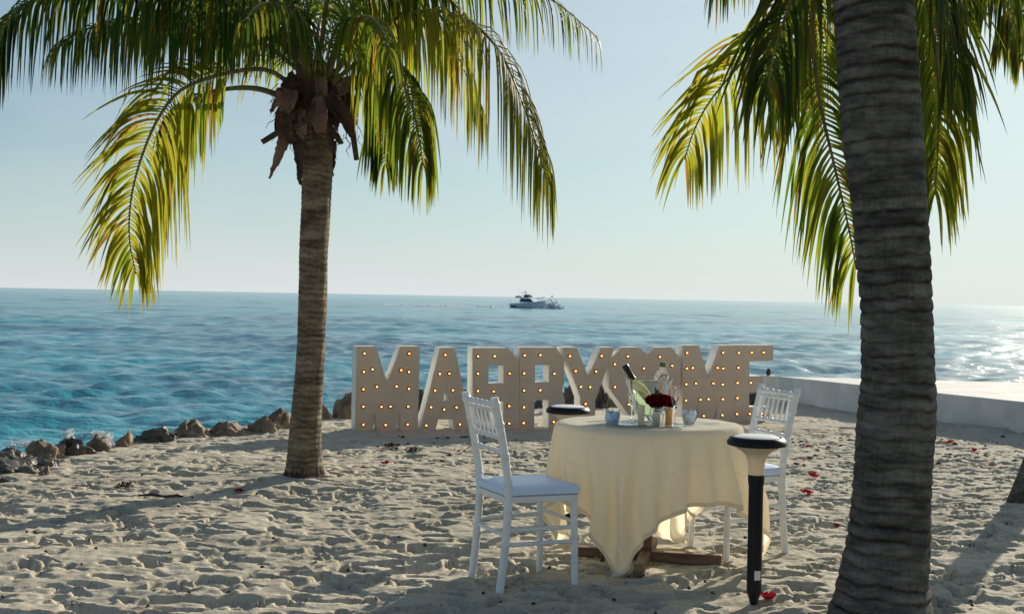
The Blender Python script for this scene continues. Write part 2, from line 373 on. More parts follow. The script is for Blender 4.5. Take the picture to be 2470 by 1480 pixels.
def stamp(cx, cy, ln, wd, ang, dep, rimh, nz, tread=0):
    r = max(ln, wd) * 1.15
    i0, i1 = np.searchsorted(XS, [cx - r, cx + r]); j0, j1 = np.searchsorted(YS, [cy - r, cy + r])
    if i1 - i0 < 3 or j1 - j0 < 3: return
    x = GX[j0:j1, i0:i1] - cx; y = GY[j0:j1, i0:i1] - cy
    ca, sa = math.cos(ang), math.sin(ang)
    u = (x * ca + y * sa) / (ln / 2); v = (-x * sa + y * ca) / (wd / 2)
    q = fbm((x + cx) * 12 + nz, (y + cy) * 12, 77, 3) - .5
    v = v * (1 + .25 * u)                       # narrower heel
    d = np.sqrt(u * u + v * v) * (1 + .7 * q)
    m = 1 - sst(.86, 1.03, d)
    floor = -dep + dep * .3 * (u + .5 * q)
    if tread: floor = floor + .006 * np.sin(u * ln / 2 * 2 * math.pi / .034)
    sub = H[j0:j1, i0:i1]
    base = float(sub.mean())
    new = sub * (1 - m) + (base + floor + .35 * (sub - base)) * m
    new += rimh * np.exp(-((d - 1.25) / .16) ** 2) * (.3 + .7 * (q + .5)) * (1 - m)
    H[j0:j1, i0:i1] = new
for i in range(5200):
    cx = random.uniform(-6.1, 5.5); cy = 4.3 + 9.2 * random.random() ** 1.25
    k = random.random()
    if k < .55: ln, wd, dp = random.uniform(.11, .25), random.uniform(.045, .085), random.uniform(.022, .048)
    elif k < .93: ln, wd, dp = random.uniform(.07, .15), random.uniform(.04, .08), random.uniform(.014, .034)
    else: ln, wd, dp = random.uniform(.26, .34), random.uniform(.10, .17), random.uniform(.012, .03)
    dp *= .45 + 1.0 * float(fbm(np.array([cx * .8]), np.array([cy * .8]), 401, 2)[0]); far = max(0, min(1, (cy - 9.2) / 3)); dp *= 1 - .45 * far
    stamp(cx, cy, ln, wd, random.gauss(.0, .55), dp * 1.0, dp * random.uniform(.2, .45), i * 1.37, tread=(k < .08))
r2 = 1 - np.abs(2 * fbm(wx * 6 + 40, wy * 13, 91, 3) - 1); H += .016 * (r2 - .75)
# loose sand slumps: high spots are flattened relative to the local ground
low = .10 * (fbm(GX * .35, GY * .35, 3, 3) - .5) + .045 * (fbm(GX * 1.3, GY * 1.3, 5, 3) - .5)
Hd = H - low; top_ = .004; Hd = np.where(Hd > top_, top_ + (Hd - top_) * .42, Hd); H = low + Hd
cl0 = vn(GX * 26, GY * 30, 301) * vn(GX * 3, GY * 3, 305); H += .012 * sst(.50, .66, cl0)
H += .016 * (fbm(GX * 13, GY * 19, 40, 3) - .5) + .006 * (fbm(GX * 34, GY * 34, 44, 2) - .5)
SD = shore_dist(GX, GY)
near_sea = sst(-1.2, .3, SD)
H = H * (1 - .5 * near_sea) - 1.5 * sst(-.25, 2.6, SD) ** 1.3
# mounds at the palm feet
def mound(cx, cy, r, h):
    global H
    H = H + h * np.exp(-((GX - cx) ** 2 + (GY - cy) ** 2) / r ** 2)
_a = gnd(1873, 907, .38); _b = gnd(2470, 969, .38); _d = (_b - _a).normalized()
_dd = (GX - _a.x) * _d.y - (GY - _a.y) * _d.x; _al = (GX - _a.x) * _d.x + (GY - _a.y) * _d.y
H += np.exp(-(_dd / .32) ** 2) * sst(-.3, .5, _al) * .10 * fbm(GX * 1.6, GY * 1.6, 501, 3)
PB1 = gnd(733, 1166); PB2 = gnd(2118, 1528); PB3 = gnd(2475, 1212)
mound(PB1.x, PB1.y, .38, .03); mound(PB2.x, PB2.y, .4, .03)
TC = Vector((.745, 6.45, 0))
nj, ni = GX.shape
def ground_z(x, y):
    i = int(np.clip(np.searchsorted(XS, x) - 1, 0, ni - 2)); j = int(np.clip(np.searchsorted(YS, y) - 1, 0, nj - 2))
    tx = (x - XS[i]) / (XS[i + 1] - XS[i]); ty = (y - YS[j]) / (YS[j + 1] - YS[j])
    return float((H[j, i] * (1 - tx) + H[j, i + 1] * tx) * (1 - ty) + (H[j + 1, i] * (1 - tx) + H[j + 1, i + 1] * tx) * ty)
def grid_mesh(name, X, Y, Z, attrs=None, wrap=False):
    nj, ni = X.shape
    me = bpy.data.meshes.new(name); nv = nj * ni; nf = (nj - 1) * (ni - 1)
    co = np.stack([X, Y, Z], -1).reshape(-1).astype(np.float32)
    a = (np.arange(nj - 1)[:, None] * ni + np.arange(ni - 1)[None, :]).reshape(-1)
    idx = np.stack([a, a + 1, a + ni + 1, a + ni], -1).reshape(-1).astype(np.int32)
    me.vertices.add(nv); me.vertices.foreach_set('co', co)
    me.loops.add(nf * 4); me.loops.foreach_set('vertex_index', idx)
    me.polygons.add(nf); me.polygons.foreach_set('loop_start', np.arange(0, nf * 4, 4, dtype=np.int32))
    me.polygons.foreach_set('use_smooth', np.ones(nf, bool))
    me.update(); me.validate()
    for k, v in (attrs or {}).items():
        at = me.attributes.new(k, 'FLOAT', 'POINT'); at.data.foreach_set('value', v.reshape(-1).astype(np.float32))
    return me
SEA = -.50
wet = sst(-.35, .5, SD + .35 * (fbm(GX * 2, GY * 2, 61, 3) - .5))
me = grid_mesh('sand_beach', GX, GY, H, {'wet': wet}); me.materials.append(M_sand)
o = bpy.data.objects.new('sand_beach', me); C.objects.link(o); tag(o, kind='structure')
# deep seabed
b = MB().add([(-9000, -300, -2.6), (9000, -300, -2.6), (9000, 9000, -2.6), (-9000, 9000, -2.6)], [(0, 1, 2, 3)])
tag(b.build('seabed', M_sand, smooth=False), kind='structure')
# land behind the camera
b = MB().add([(-400, -300, -.03), (400, -300, -.03), (400, -39.9, -.03), (-400, -39.9, -.03)], [(0, 1, 2, 3)])
tag(b.build('beach_inland', M_sand, smooth=False), kind='structure')

# ------------------------------------------------------------------ sea
rs = [5.5]
while rs[-1] < 9000: rs.append(rs[-1] + max(.055, rs[-1] * .0085))
th = np.concatenate([np.linspace(-86, -31, 60)[:-1], np.arange(-31, 31, .085), np.linspace(31, 86, 60)])
rr = np.array(rs); TH, RR = np.meshgrid(np.radians(th), rr)
WX = RR * np.sin(TH); WY = RR * np.cos(TH)
Z = np.zeros_like(WX); rngw = np.random.default_rng(3)
sp = np.maximum(.05, RR * .0085)
for k in range(70):
    lam = .38 * (1.052 ** k) * rngw.uniform(.85, 1.15)
    a_ = rngw.normal(R(-75), R(34)); amp = .0135 * lam ** .75 * (1.4 if lam < 1.4 else 1 if lam < 3 else .42)
    kk = 2 * math.pi / lam; ph = rngw.uniform(0, 6.28)
    warp = 1.4 * fbm(WX / (lam * 3.3), WY / (lam * 3.3), 200 + k, 2)
    s_ = np.sin(kk * (WX * math.cos(a_) + WY * math.sin(a_)) + ph + warp * 3)
    fade = sst(1.6, 3.2, lam / sp)
    Z += amp * fade * (1 - 2 * np.abs(s_) ** 1.3 * .5 - .5 if False else s_ + .25 * np.cos(2 * np.arcsin(np.clip(s_, -1, 1))))
calm = .45 + .8 * fbm(WX * .05, WY * .09, 9, 3)
Z *= calm * .62
SDw = shore_dist(WX, WY)
foam = .60 * np.exp(-((SDw - .55) / .5) ** 2) * (SDw < 3) + .0
nr_ = (RR > 12) & (RR < 120); za, zb = np.percentile(Z[nr_], [98.6, 99.9]); foam = foam + .42 * sst(za, zb, Z) * sst(12, 20, RR)
foam = np.where(WX > 2.6, foam * .5, foam)
me = grid_mesh('sea', WX, WY, Z + SEA, {'foam': foam}); me.materials.append(M_water)
o = bpy.data.objects.new('sea_water', me); C.objects.link(o); tag(o, kind='structure')

# ------------------------------------------------------------------ right: low white pier / sea wall
HW = .38
f1 = gnd(1873, 907, HW); f2 = gnd(2470, 969, HW)
dirf = (f2 - f1).normalized(); f3 = f2 + dirf * 9
bk1 = Vector((f1.x + .25, f1.y + .25, HW)); bk3 = Vector((f3.x + 5, 15.9 + .6, HW))
outl = [f1, f3, Vector((f3.x + 6, f3.y, HW)), bk3, gnd(2470, 922, HW)]
wall = empty('sea_wall', (f1.x, f1.y, 0), 0, 'long low white wall with a flat top, running along the beach right of the letters', 'wall')
mb = MB(); k = len(outl); off = Vector((f1.x, f1.y, 0))
tp = [p - off for p in outl]; lo = [Vector((p.x, p.y, -1.4)) for p in tp]
mb.add(tp + lo, [tuple(range(k))] + [(i, i + k, (i + 1) % k + k, (i + 1) % k) for i in range(k)])
mb.build('wall_body', M_concrete, wall, smooth=False, bevel=.015)
# white post by the wall end
p = gnd(1857, 990, 0); 
p.y = 15.4; p.x = atY(1857, 920, 15.4).x
zt = atY(1857, 905, p.y).z
wp = empty('wall_end_post', (p.x, p.y, -.05), 0, 'small white post at the left end of the low wall, beside letter E', 'post')
MB().box((0, 0, (zt + .05) / 2), (.16, .2, zt + .05)).build('post', M_concrete, wp, smooth=False, bevel=.01)
MB().lathe([(.018, 0), (.03, .02), (.028, .06), (.012, .09)], 12, (-.02, 0, zt + .05)).build('cap', M_weed, wp)

# ------------------------------------------------------------------ rocks
def rock(pxl, pxr, ytop, ybot, Y=None, dark=0, label='', seed=0, spike=0, zb=None):
    """rock whose silhouette spans these photo positions at depth Y"""
    if Y is None: Y = gnd((pxl + pxr) / 2, ybot).y
    a = atY(pxl, ybot, Y); b = atY(pxr, ybot, Y); t = atY((pxl + pxr) / 2, ytop, Y)
    cx = (a.x + b.x) / 2; z0 = (a.z + b.z) / 2; hgt = max(.05, t.z - z0); wdt = b.x - a.x
    bury = .18
    bm = bmesh.new(); bmesh.ops.create_icosphere(bm, subdivisions=4, radius=1)
    rd = random.Random(seed * 31 + 5)
    planes = []
    for _ in range(13):
        v = Vector((rd.gauss(0, 1), rd.gauss(0, 1), rd.gauss(.15, .8))).normalized(); planes.append((v, rd.uniform(.66, .92)))
    sh = Vector((rd.uniform(-9, 9), rd.uniform(-9, 9), rd.uniform(-9, 9)))
    for v in bm.verts:
        c = v.co.copy()
        for n_, d_ in planes:
            e = c.dot(n_) - d_
            if e > 0: c -= n_ * e * .92
        nn = mnoise.fractal(c * 2.4 + sh, .8, 2.1, 5)
        c *= 1 + .32 * nn
        if spike: c.x += spike * max(0, c.z) ** 1.5 * .5; c.x *= 1 - .45 * max(0, c.z)
        v.co = c
    zs = [v.co.z for v in bm.verts]; xs_ = [v.co.x for v in bm.verts]
    zr = max(zs); xr0, xr1 = min(xs_), max(xs_)
    for v in bm.verts:
        c = v.co
        v.co = Vector(((c.x - (xr0 + xr1) / 2) / (xr1 - xr0) * wdt * 1.26, c.y * wdt * .5, (max(0, c.z) / zr) ** .68 * (hgt + bury * .5) if c.z > 0 else c.z * (bury + .1)))
    me = bpy.data.meshes.new('rock'); bm.to_mesh(me); bm.free()
    me.polygons.foreach_set('use_smooth', [True] * len(me.polygons)); me.set_sharp_from_angle(angle=R(28))
    me.materials.append(M_rockdark if dark else M_rock)
    o = bpy.data.objects.new('rock', me); C.objects.link(o); o.location = (cx, Y, z0 - bury * .5)
    o.rotation_euler = (0, 0, 0)
    tag(o, label, 'rock', 'rocks along the shoreline')
    return o
rock(-70, 118, 1082, 1136, dark=1, seed=1, label='large dark wet rock at the far left edge of the shore')
rock(-20, 26, 1146, 1170, dark=1, seed=2, label='small dark rock at the left edge, in front of the large wet rock')
rock(88, 134, 1122, 1150, seed=3, spike=-.3, label='small grey triangular rock half buried in sand before the shoreline')
rock(62, 150, 1058, 1108, seed=4, label='knobbly brown rock right behind the large dark wet rock')
rock(128, 218, 1050, 1098, dark=1, seed=5, label='dark mossy rock under the tall white splash')
rock(196, 278, 1043, 1088, seed=6, label='tan crumbly rock between the dark mossy rock and the pointed orange rock')
rock(272, 328, 1036, 1078, seed=7, spike=.8, label='pointed orange brown rock tilted to the right beside the small splash')
rock(318, 420, 1027, 1062, dark=1, seed=8, label='low dark flat rock between the pointed orange rock and the big grey boulder')
rock(414, 528, 1008, 1050, seed=9, spike=-.2, label='big grey boulder with a sandy sloping right side')
rock(500, 612, 1012, 1046, seed=10, label='wide brown rock right of the big grey boulder')
rock(592, 662, 998, 1042, seed=11, label='rounded brown rock left of the grey one beside the palm trunk')
rock(636, 712, 980, 1032, seed=12, spike=.4, label='grey pointed rock touching the left side of the palm trunk')
rock(768, 806, 972, 1008, seed=13, spike=-.4, label='pale rock just showing at the right side of the palm trunk')
rock(802, 872, 945, 1006, dark=0, seed=14, spike=.5, label='dark steep rock standing left of the first letter M')
rock(1000, 1040, 935, 985, Y=14.6, dark=1, seed=15, label='dark rock seen in the gap between the first M and the A')
rock(1104, 1146, 934, 985, Y=14.8, dark=1, seed=16, label='dark rock seen in the gap between the A and the first R')
rock(1268, 1330, 962, 985, Y=15.2, dark=1, seed=17, label='low dark rock seen under the bowl of the second R')
rock(1355, 1412, 926, 982, Y=15.0, dark=1, seed=18, label='tall dark rock between the second R and the stem of the Y')
rock(1424, 1492, 926, 982, Y=15.3, dark=1, seed=19, spike=-.3, label='tall dark rock between the stem of the Y and the heart')
rock(1790, 1848, 943, 960, Y=16.2, dark=1, seed=20, label='flat dark rock seen between the arms of the letter E')

# ------------------------------------------------------------------ sea spray at the rocks
def splash(px, pyb, hpx, wpx, Y, seed, label):
    rd = random.Random(seed); mb = MB()
    c = atY(px, pyb, Y); s = Y / F
    for i in range(110):
        t = rd.random() ** .7; z = t * hpx * s; x = rd.gauss(0, wpx * s * .30 * (1 - .35 * t)); y = rd.gauss(0, .05)
        r = rd.uniform(.004, .017) * (1.15 - .6 * t)
        mb.lathe([(0, -r * 1.3), (r * .8, -r * .5), (r, .2 * r), (0, r * 1.3)], 5, (x, y, z + .01))
    o = mb.build('spray', M_foam, None, loc=(c.x, c.y, c.z)); tag(o, label, 'spray', 'sea spray at the rocks', 'stuff')
splash(166, 1066, 28, 15, 11.0, 1, 'tall white burst of spray above the dark mossy rock')
splash(262, 1080, 32, 14, 10.5, 2, 'white spray running down beside the pointed orange rock')
splash(235, 1056, 14, 50, 10.9, 3, 'low white foam breaking over the tan crumbly rock')
splash(60, 1082, 16, 80, 11.0, 4, 'white foam breaking behind the large dark wet rock')

# ------------------------------------------------------------------ boat far out
def make_boat():
    c = gnd(1274, 743, SEA); 
    bt = empty('motor_yacht', (c.x, c.y, SEA), R(-36), 'small white motor yacht with a flybridge far out on the sea, throwing up spray', 'boat')
    n = 14; Lh = 9.2; mb = MB(); vs = []
    for i in range(n + 1):
        t = i / n; x = -Lh / 2 + Lh * t; w_ = 1.45 * (1 - max(0, (t - .35) / .65) ** 2.2) + .02; sheer = .95 + .75 * t ** 2
        kz = -.25 + .5 * t ** 4
        for yy, zz in ((-w_, sheer), (-w_ * .93, sheer * .55), (-w_ * .75, .15), (0, kz), (w_ * .75, .15), (w_ * .93, sheer * .55), (w_, sheer)):
            vs.append((x + (.5 * t * max(0, zz) / 1.6 if t > .8 else 0), yy, zz))
    fs = [(i * 7 + k, i * 7 + k + 1, (i + 1) * 7 + k + 1, (i + 1) * 7 + k) for i in range(n) for k in range(6)]
    fs += [(i * 7 + 6, i * 7, (i + 1) * 7, (i + 1) * 7 + 6) for i in range(n)] + [tuple(range(7))]
    mb.add(vs, fs).build('hull', M_hullp, bt, ang=30)
    MB().box((-Lh / 2 + 1.0, 0, .55), (1.9, 2.75, .65)).build('stern_cockpit', M_hulld, bt, smooth=False, bevel=.05)
    bt.scale = (.7, .7, .8)
    def trap(x0, x1, x2, x3, z0, z1, w0, w1, name, m):
        MB().add([(x0, -w0, z0), (x1, -w0, z0), (x2, -w1, z1), (x3, -w1, z1), (x0, w0, z0), (x1, w0, z0), (x2, w1, z1), (x3, w1, z1)],
                 [(0, 1, 2, 3), (7, 6, 5, 4), (0, 4, 5, 1), (1, 5, 6, 2), (2, 6, 7, 3), (3, 7, 4, 0)]).build(name, m, bt, smooth=False, bevel=.04)
    trap(-1.9, 2.6, 1.2, -1.7, 1.15, 2.1, 1.15, 1.0, 'cabin', M_hullw)
    trap(-1.6, 2.25, 1.35, -1.45, 1.35, 1.95, 1.19, 1.08, 'cabin_window', M_boatglass)
    trap(-2.9, 1.0, .8, -2.9, 2.12, 2.3, 1.2, 1.15, 'flybridge_deck', M_hullw)
    trap(-.9, .9, .1, -.8, 2.3, 2.85, .8, .7, 'flybridge_screen', M_boatglass)
    trap(-1.6, .3, .2, -1.5, 3.15, 3.25, .85, .8, 'hard_top', M_hullw)
    for x, y in ((-1.4, .7), (-1.4, -.7), (.1, .7), (.1, -.7)):
        MB().tube([(x, y, 2.28), (x, y, 3.16)], .04, 6).build('roof_pillar', M_hullw, bt)
    trap(-3.4, -2.5, -2.5, -3.3, 2.1, 2.55, .7, .6, 'seat_console', M_hulld)
    MB().tube([(-2.6, 0, 2.2), (-2.75, 0, 4.2)], .025, 5).build('antenna', M_hullw, bt)
    MB().tube([(-1.0, .2, 3.2), (-1.0, .2, 3.7)], .12, 8).build('radar', M_hullw, bt)
    mb = MB()
    for s_ in (-1, 1):
        mb.tube([(1.5, s_ * 1.15, 2.0), (3.2, s_ * .8, 2.15), (4.7, s_ * .1, 2.4)], .03, 5)
        for x, y, z in ((2.2, 1.02, 1.3), (3.4, .72, 1.45), (4.3, .3, 1.6)): mb.tube([(x, s_ * y, z), (x, s_ * y, z + .75)], .02, 5)
    mb.build('bow_rail', M_steel, bt)
    rd = random.Random(4); mb = MB()
    for i in range(420):
        u = rd.random(); x = 1.5 + u * 4.2 + rd.gauss(0, .3); r = rd.uniform(.10, .26)
        z = abs(rd.gauss(0, .2 + .75 * math.exp(-((u - .62) / .2) ** 2))); y = -1.1 + rd.gauss(0, .5)
        mb.lathe([(0, -r), (r, 0), (0, r)], 5, (x, y, z))
    w1 = mb.build('bow_spray', M_foam, None, loc=(c.x, c.y, SEA)); w1.rotation_euler = (0, 0, R(-14))
    tag(w1, 'white bow wave thrown up at the right end of the yacht', 'spray', None, 'stuff')
    rd = random.Random(9); mb = MB()
    for i in range(380):
        u = rd.random() ** .8; x = -4 - u * 20; r = rd.uniform(.08, .28) * (1 - .3 * u)
        mb.lathe([(0, 0), (r * 1.6, .0), (r, r * .35), (0, r * .5)], 5, (x, rd.gauss(-u * 2.0, .5 + u * 1.4), .02 + .15 * rd.random()))
    w2 = mb.build('wake', M_foam, None, loc=(c.x, c.y, SEA)); tag(w2, 'thin white wake trailing left behind the yacht', 'wake', None, 'stuff')
    return bt
make_boat()

# ------------------------------------------------------------------ marquee letters
LA = Vector((atY(861, 1046, 12.15).x, 12.15, 0)); LB = Vector((3.10, 14.2, 0))
ux = (LB - LA).normalized(); LN = Vector((ux.y, -ux.x, 0))     # normal towards the camera side
def uv(px, py):
    q = onplane(px, py, LA, LN) - LA
    return q.dot(ux), q.z
z1 = lambda x, y: (800 + x / 4.112, 780 + y / 4.112)
z2 = lambda x, y: (1400 + x / 4.112, 780 + y / 4.112)
LET = []
LET.append(('M', 'first letter M of the word MARRY, leftmost marquee letter with warm bulbs',
    [z1(250, 225), z1(440, 225), z1(552, 590), z1(683, 225), z1(873, 225), z1(855, 1095), z1(680, 1095), z1(680, 870), z1(630, 1095), z1(462, 1095), z1(420, 870), z1(413, 1095), z1(232, 1095)], [],
    [z1(*q) for q in ((322, 295), (766, 297), (317, 477), (402, 452), (686, 460), (764, 477), (311, 650), (446, 625), (640, 622), (762, 645), (311, 822), (490, 824), (580, 820), (755, 820), (311, 1000), (532, 1002), (749, 998))]))
LET.append(('A', 'letter A of the word MARRY, marquee letter partly behind the chair back',
    [z1(1078, 238), z1(1225, 238), z1(1400, 1095), z1(1222, 1095), z1(1205, 950), z1(1062, 950), z1(1028, 1095), z1(875, 1095)],
    [[z1(1140, 625), z1(1176, 772), z1(1104, 772)]],
    [z1(*q) for q in ((1127, 310), (1073, 498), (1168, 495), (1026, 664), (1203, 660), (985, 828), (1116, 850), (1238, 830), (938, 1008), (1272, 998))]))
LET.append(('R', 'first letter R of the word MARRY, standing between the A and the second R',
    [z1(1398, 240), z1(1745, 240), z1(1860, 365), z1(1860, 1085), z1(1702, 1085), z1(1702, 770), z1(1560, 770), z1(1560, 1085), z1(1398, 1085)],
    [[z1(1556, 415), z1(1706, 415), z1(1706, 592), z1(1556, 592)]],
    [z1(*q) for q in ((1447, 324), (1612, 322), (1447, 494), (1760, 494), (1447, 666), (1603, 672), (1756, 816), (1756, 988), (1470, 830), (1470, 1000))]))
LET.append(('R', 'second letter R of the word MARRY, standing between the first R and the Y',
    [z1(1870, 236), z1(2230, 236), z1(2312, 350), z1(2312, 590), z1(2290, 650), z1(2318, 760), z1(2318, 1085), z1(2156, 1085), z1(2156, 758), z1(2015, 758), z1(2015, 1085), z1(1866, 1085)],
    [[z1(2022, 412), z1(2162, 412), z1(2162, 582), z1(2022, 582)]],
    [z1(*q) for q in ((1914, 314), (2070, 312), (1908, 492), (2209, 496), (1908, 664), (2068, 660), (1908, 828), (1904, 984), (2203, 974))]))
LET.append(('Y', 'letter Y ending the word MARRY, left of the heart',
    [z1(2288, 238), z1(2430, 238), z2(80, 530), z2(205, 235), z2(340, 235), z2(148, 760), z2(143, 1075), z2(0, 1075), z2(-2, 730), ],
    [], [z1(2358, 322), z1(2415, 470), z2(-1, 625), z2(206, 320), z2(150, 474), z2(92, 628), z2(46, 795), z2(60, 960)]))
LET.append(('heart', 'angular heart shaped marquee piece standing between the Y and the second M',
    [z2(290, 360), z2(425, 235), z2(582, 237), z2(676, 312), z2(755, 240), z2(905, 242), z2(1000, 345), z2(1000, 640), z2(760, 985), z2(560, 985), z2(290, 640)],
    [], [z2(*q) for q in ((471, 324), (788, 330), (342, 402), (630, 444), (910, 418), (342, 628), (480, 800), (640, 900), (800, 800), (930, 640))]))
LET.append(('M', 'second letter M, first letter of the word ME behind the table',
    [z2(1017, 215), z2(1175, 215), z2(1270, 535), z2(1380, 215), z2(1520, 215), z2(1510, 1000), z2(1345, 1000), z2(1360, 795), z2(1310, 1000), z2(1190, 1000), z2(1157, 800), z2(1150, 1000), z2(1010, 1000)],
    [], [z2(*q) for q in ((1052, 290), (1410, 287), (1050, 444), (1108, 438), (1355, 438), (1410, 444), (1044, 600), (1140, 592), (1313, 592), (1406, 602), (1042, 760), (1186, 752), (1265, 748), (1406, 748), (1042, 900), (1218, 914), (1402, 906))]))
LET.append(('E', 'letter E ending the word ME, rightmost marquee letter behind the second chair',
    [z2(1525, 213), z2(1920, 213), z2(1918, 365), z2(1682, 375), z2(1682, 520), z2(1812, 520), z2(1810, 680), z2(1680, 690), z2(1680, 825), z2(1900, 825), z2(1895, 985), z2(1515, 985)],
    [], [z2(*q) for q in ((1571, 290), (1699, 287), (1818, 287), (1567, 438), (1559, 588), (1689, 586), (1557, 738), (1553, 896), (1680, 894), (1800, 890))]))
DEP = .15
def loops_prism(outer, holes, d0, d1):
    lp = [outer] + holes; flat = [p for l in lp for p in l]; n = len(flat)
    tris = tessellate_polygon([[Vector((p[0], p[1], 0)) for p in l] for l in lp])
    vs = [(p[0], d0, p[1]) for p in flat] + [(p[0], d1, p[1]) for p in flat]
    fs = [tuple(t) for t in tris] + [tuple(i + n for i in t)[::-1] for t in tris]
    k = 0
    for l in lp:
        m = len(l)
        for i in range(m): fs.append((k + i, k + (i + 1) % m, n + k + (i + 1) % m, n + k + i))
        k += m
    return vs, fs
yaw = math.atan2(ux.y, ux.x)
sock_me = None; bulb_me = None
for kk, (nm, lab, outer, holes, bulbs) in enumerate(LET):
    U = [uv(*p) for p in outer]; Hs = [[uv(*p) for p in h] for h in holes]; B = [uv(*p) for p in bulbs]
    u0 = min(p[0] for p in U); zmin = min(p[1] for p in U)
    zt_ = max(p[1] for p in U)
    def snap(p):
        z = p[1]
        if z - zmin < .04: z = -.02
        if zt_ - z < .03: z = zt_
        return (p[0] - u0, z)
    U = [snap(p) for p in U]; Hs = [[(p[0] - u0, p[1]) for p in h] for h in Hs]; B = [(p[0] - u0, p[1]) for p in B]
    org = LA + ux * u0; tiny = -LN * (.012 * (kk % 2))
    name = 'heart_sign' if nm == 'heart' else 'marquee_letter'
    t = empty(name, (org.x + tiny.x, org.y + tiny.y, 0), yaw, lab, 'heart sign' if nm == 'heart' else 'letter sign', 'marquee letters spelling MARRY and ME')
    # local frame: x = along the row, y = backwards, z = up
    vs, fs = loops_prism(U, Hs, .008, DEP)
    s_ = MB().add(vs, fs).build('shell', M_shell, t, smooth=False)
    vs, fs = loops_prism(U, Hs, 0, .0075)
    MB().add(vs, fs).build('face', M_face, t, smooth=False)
    for me_ in (s_.data,):
        bm = bmesh.new(); bm.from_mesh(me_); bmesh.ops.recalc_face_normals(bm, faces=bm.faces); bm.to_mesh(me_); bm.free()
    Mx = Matrix.Rotation(R(90), 3, 'X')
    for (bu, bz) in B:
        if sock_me is None:
            so_ = MB().lathe([(.013, 0), (.019, 0), (.019, .009), (.014, .012), (.013, .004)], 14, (0, 0, 0), Mx).build('socket', M_socket, t); sock_me = so_.data
            bo = MB().lathe([(0, .002), (.005, .003), (.0072, .011), (.007, .018), (.004, .022), (0, .024)], 14, (0, 0, 0), Mx).build('bulb', M_bulb, t); bulb_me = bo.data
        else:
            so_ = bpy.data.objects.new('socket', sock_me); C.objects.link(so_); so_.parent = t
            bo = bpy.data.objects.new('bulb', bulb_me); C.objects.link(bo)
        bo.parent = t
        so_.location = (bu, -.0005, bz); bo.location = (bu, -.0005, bz)

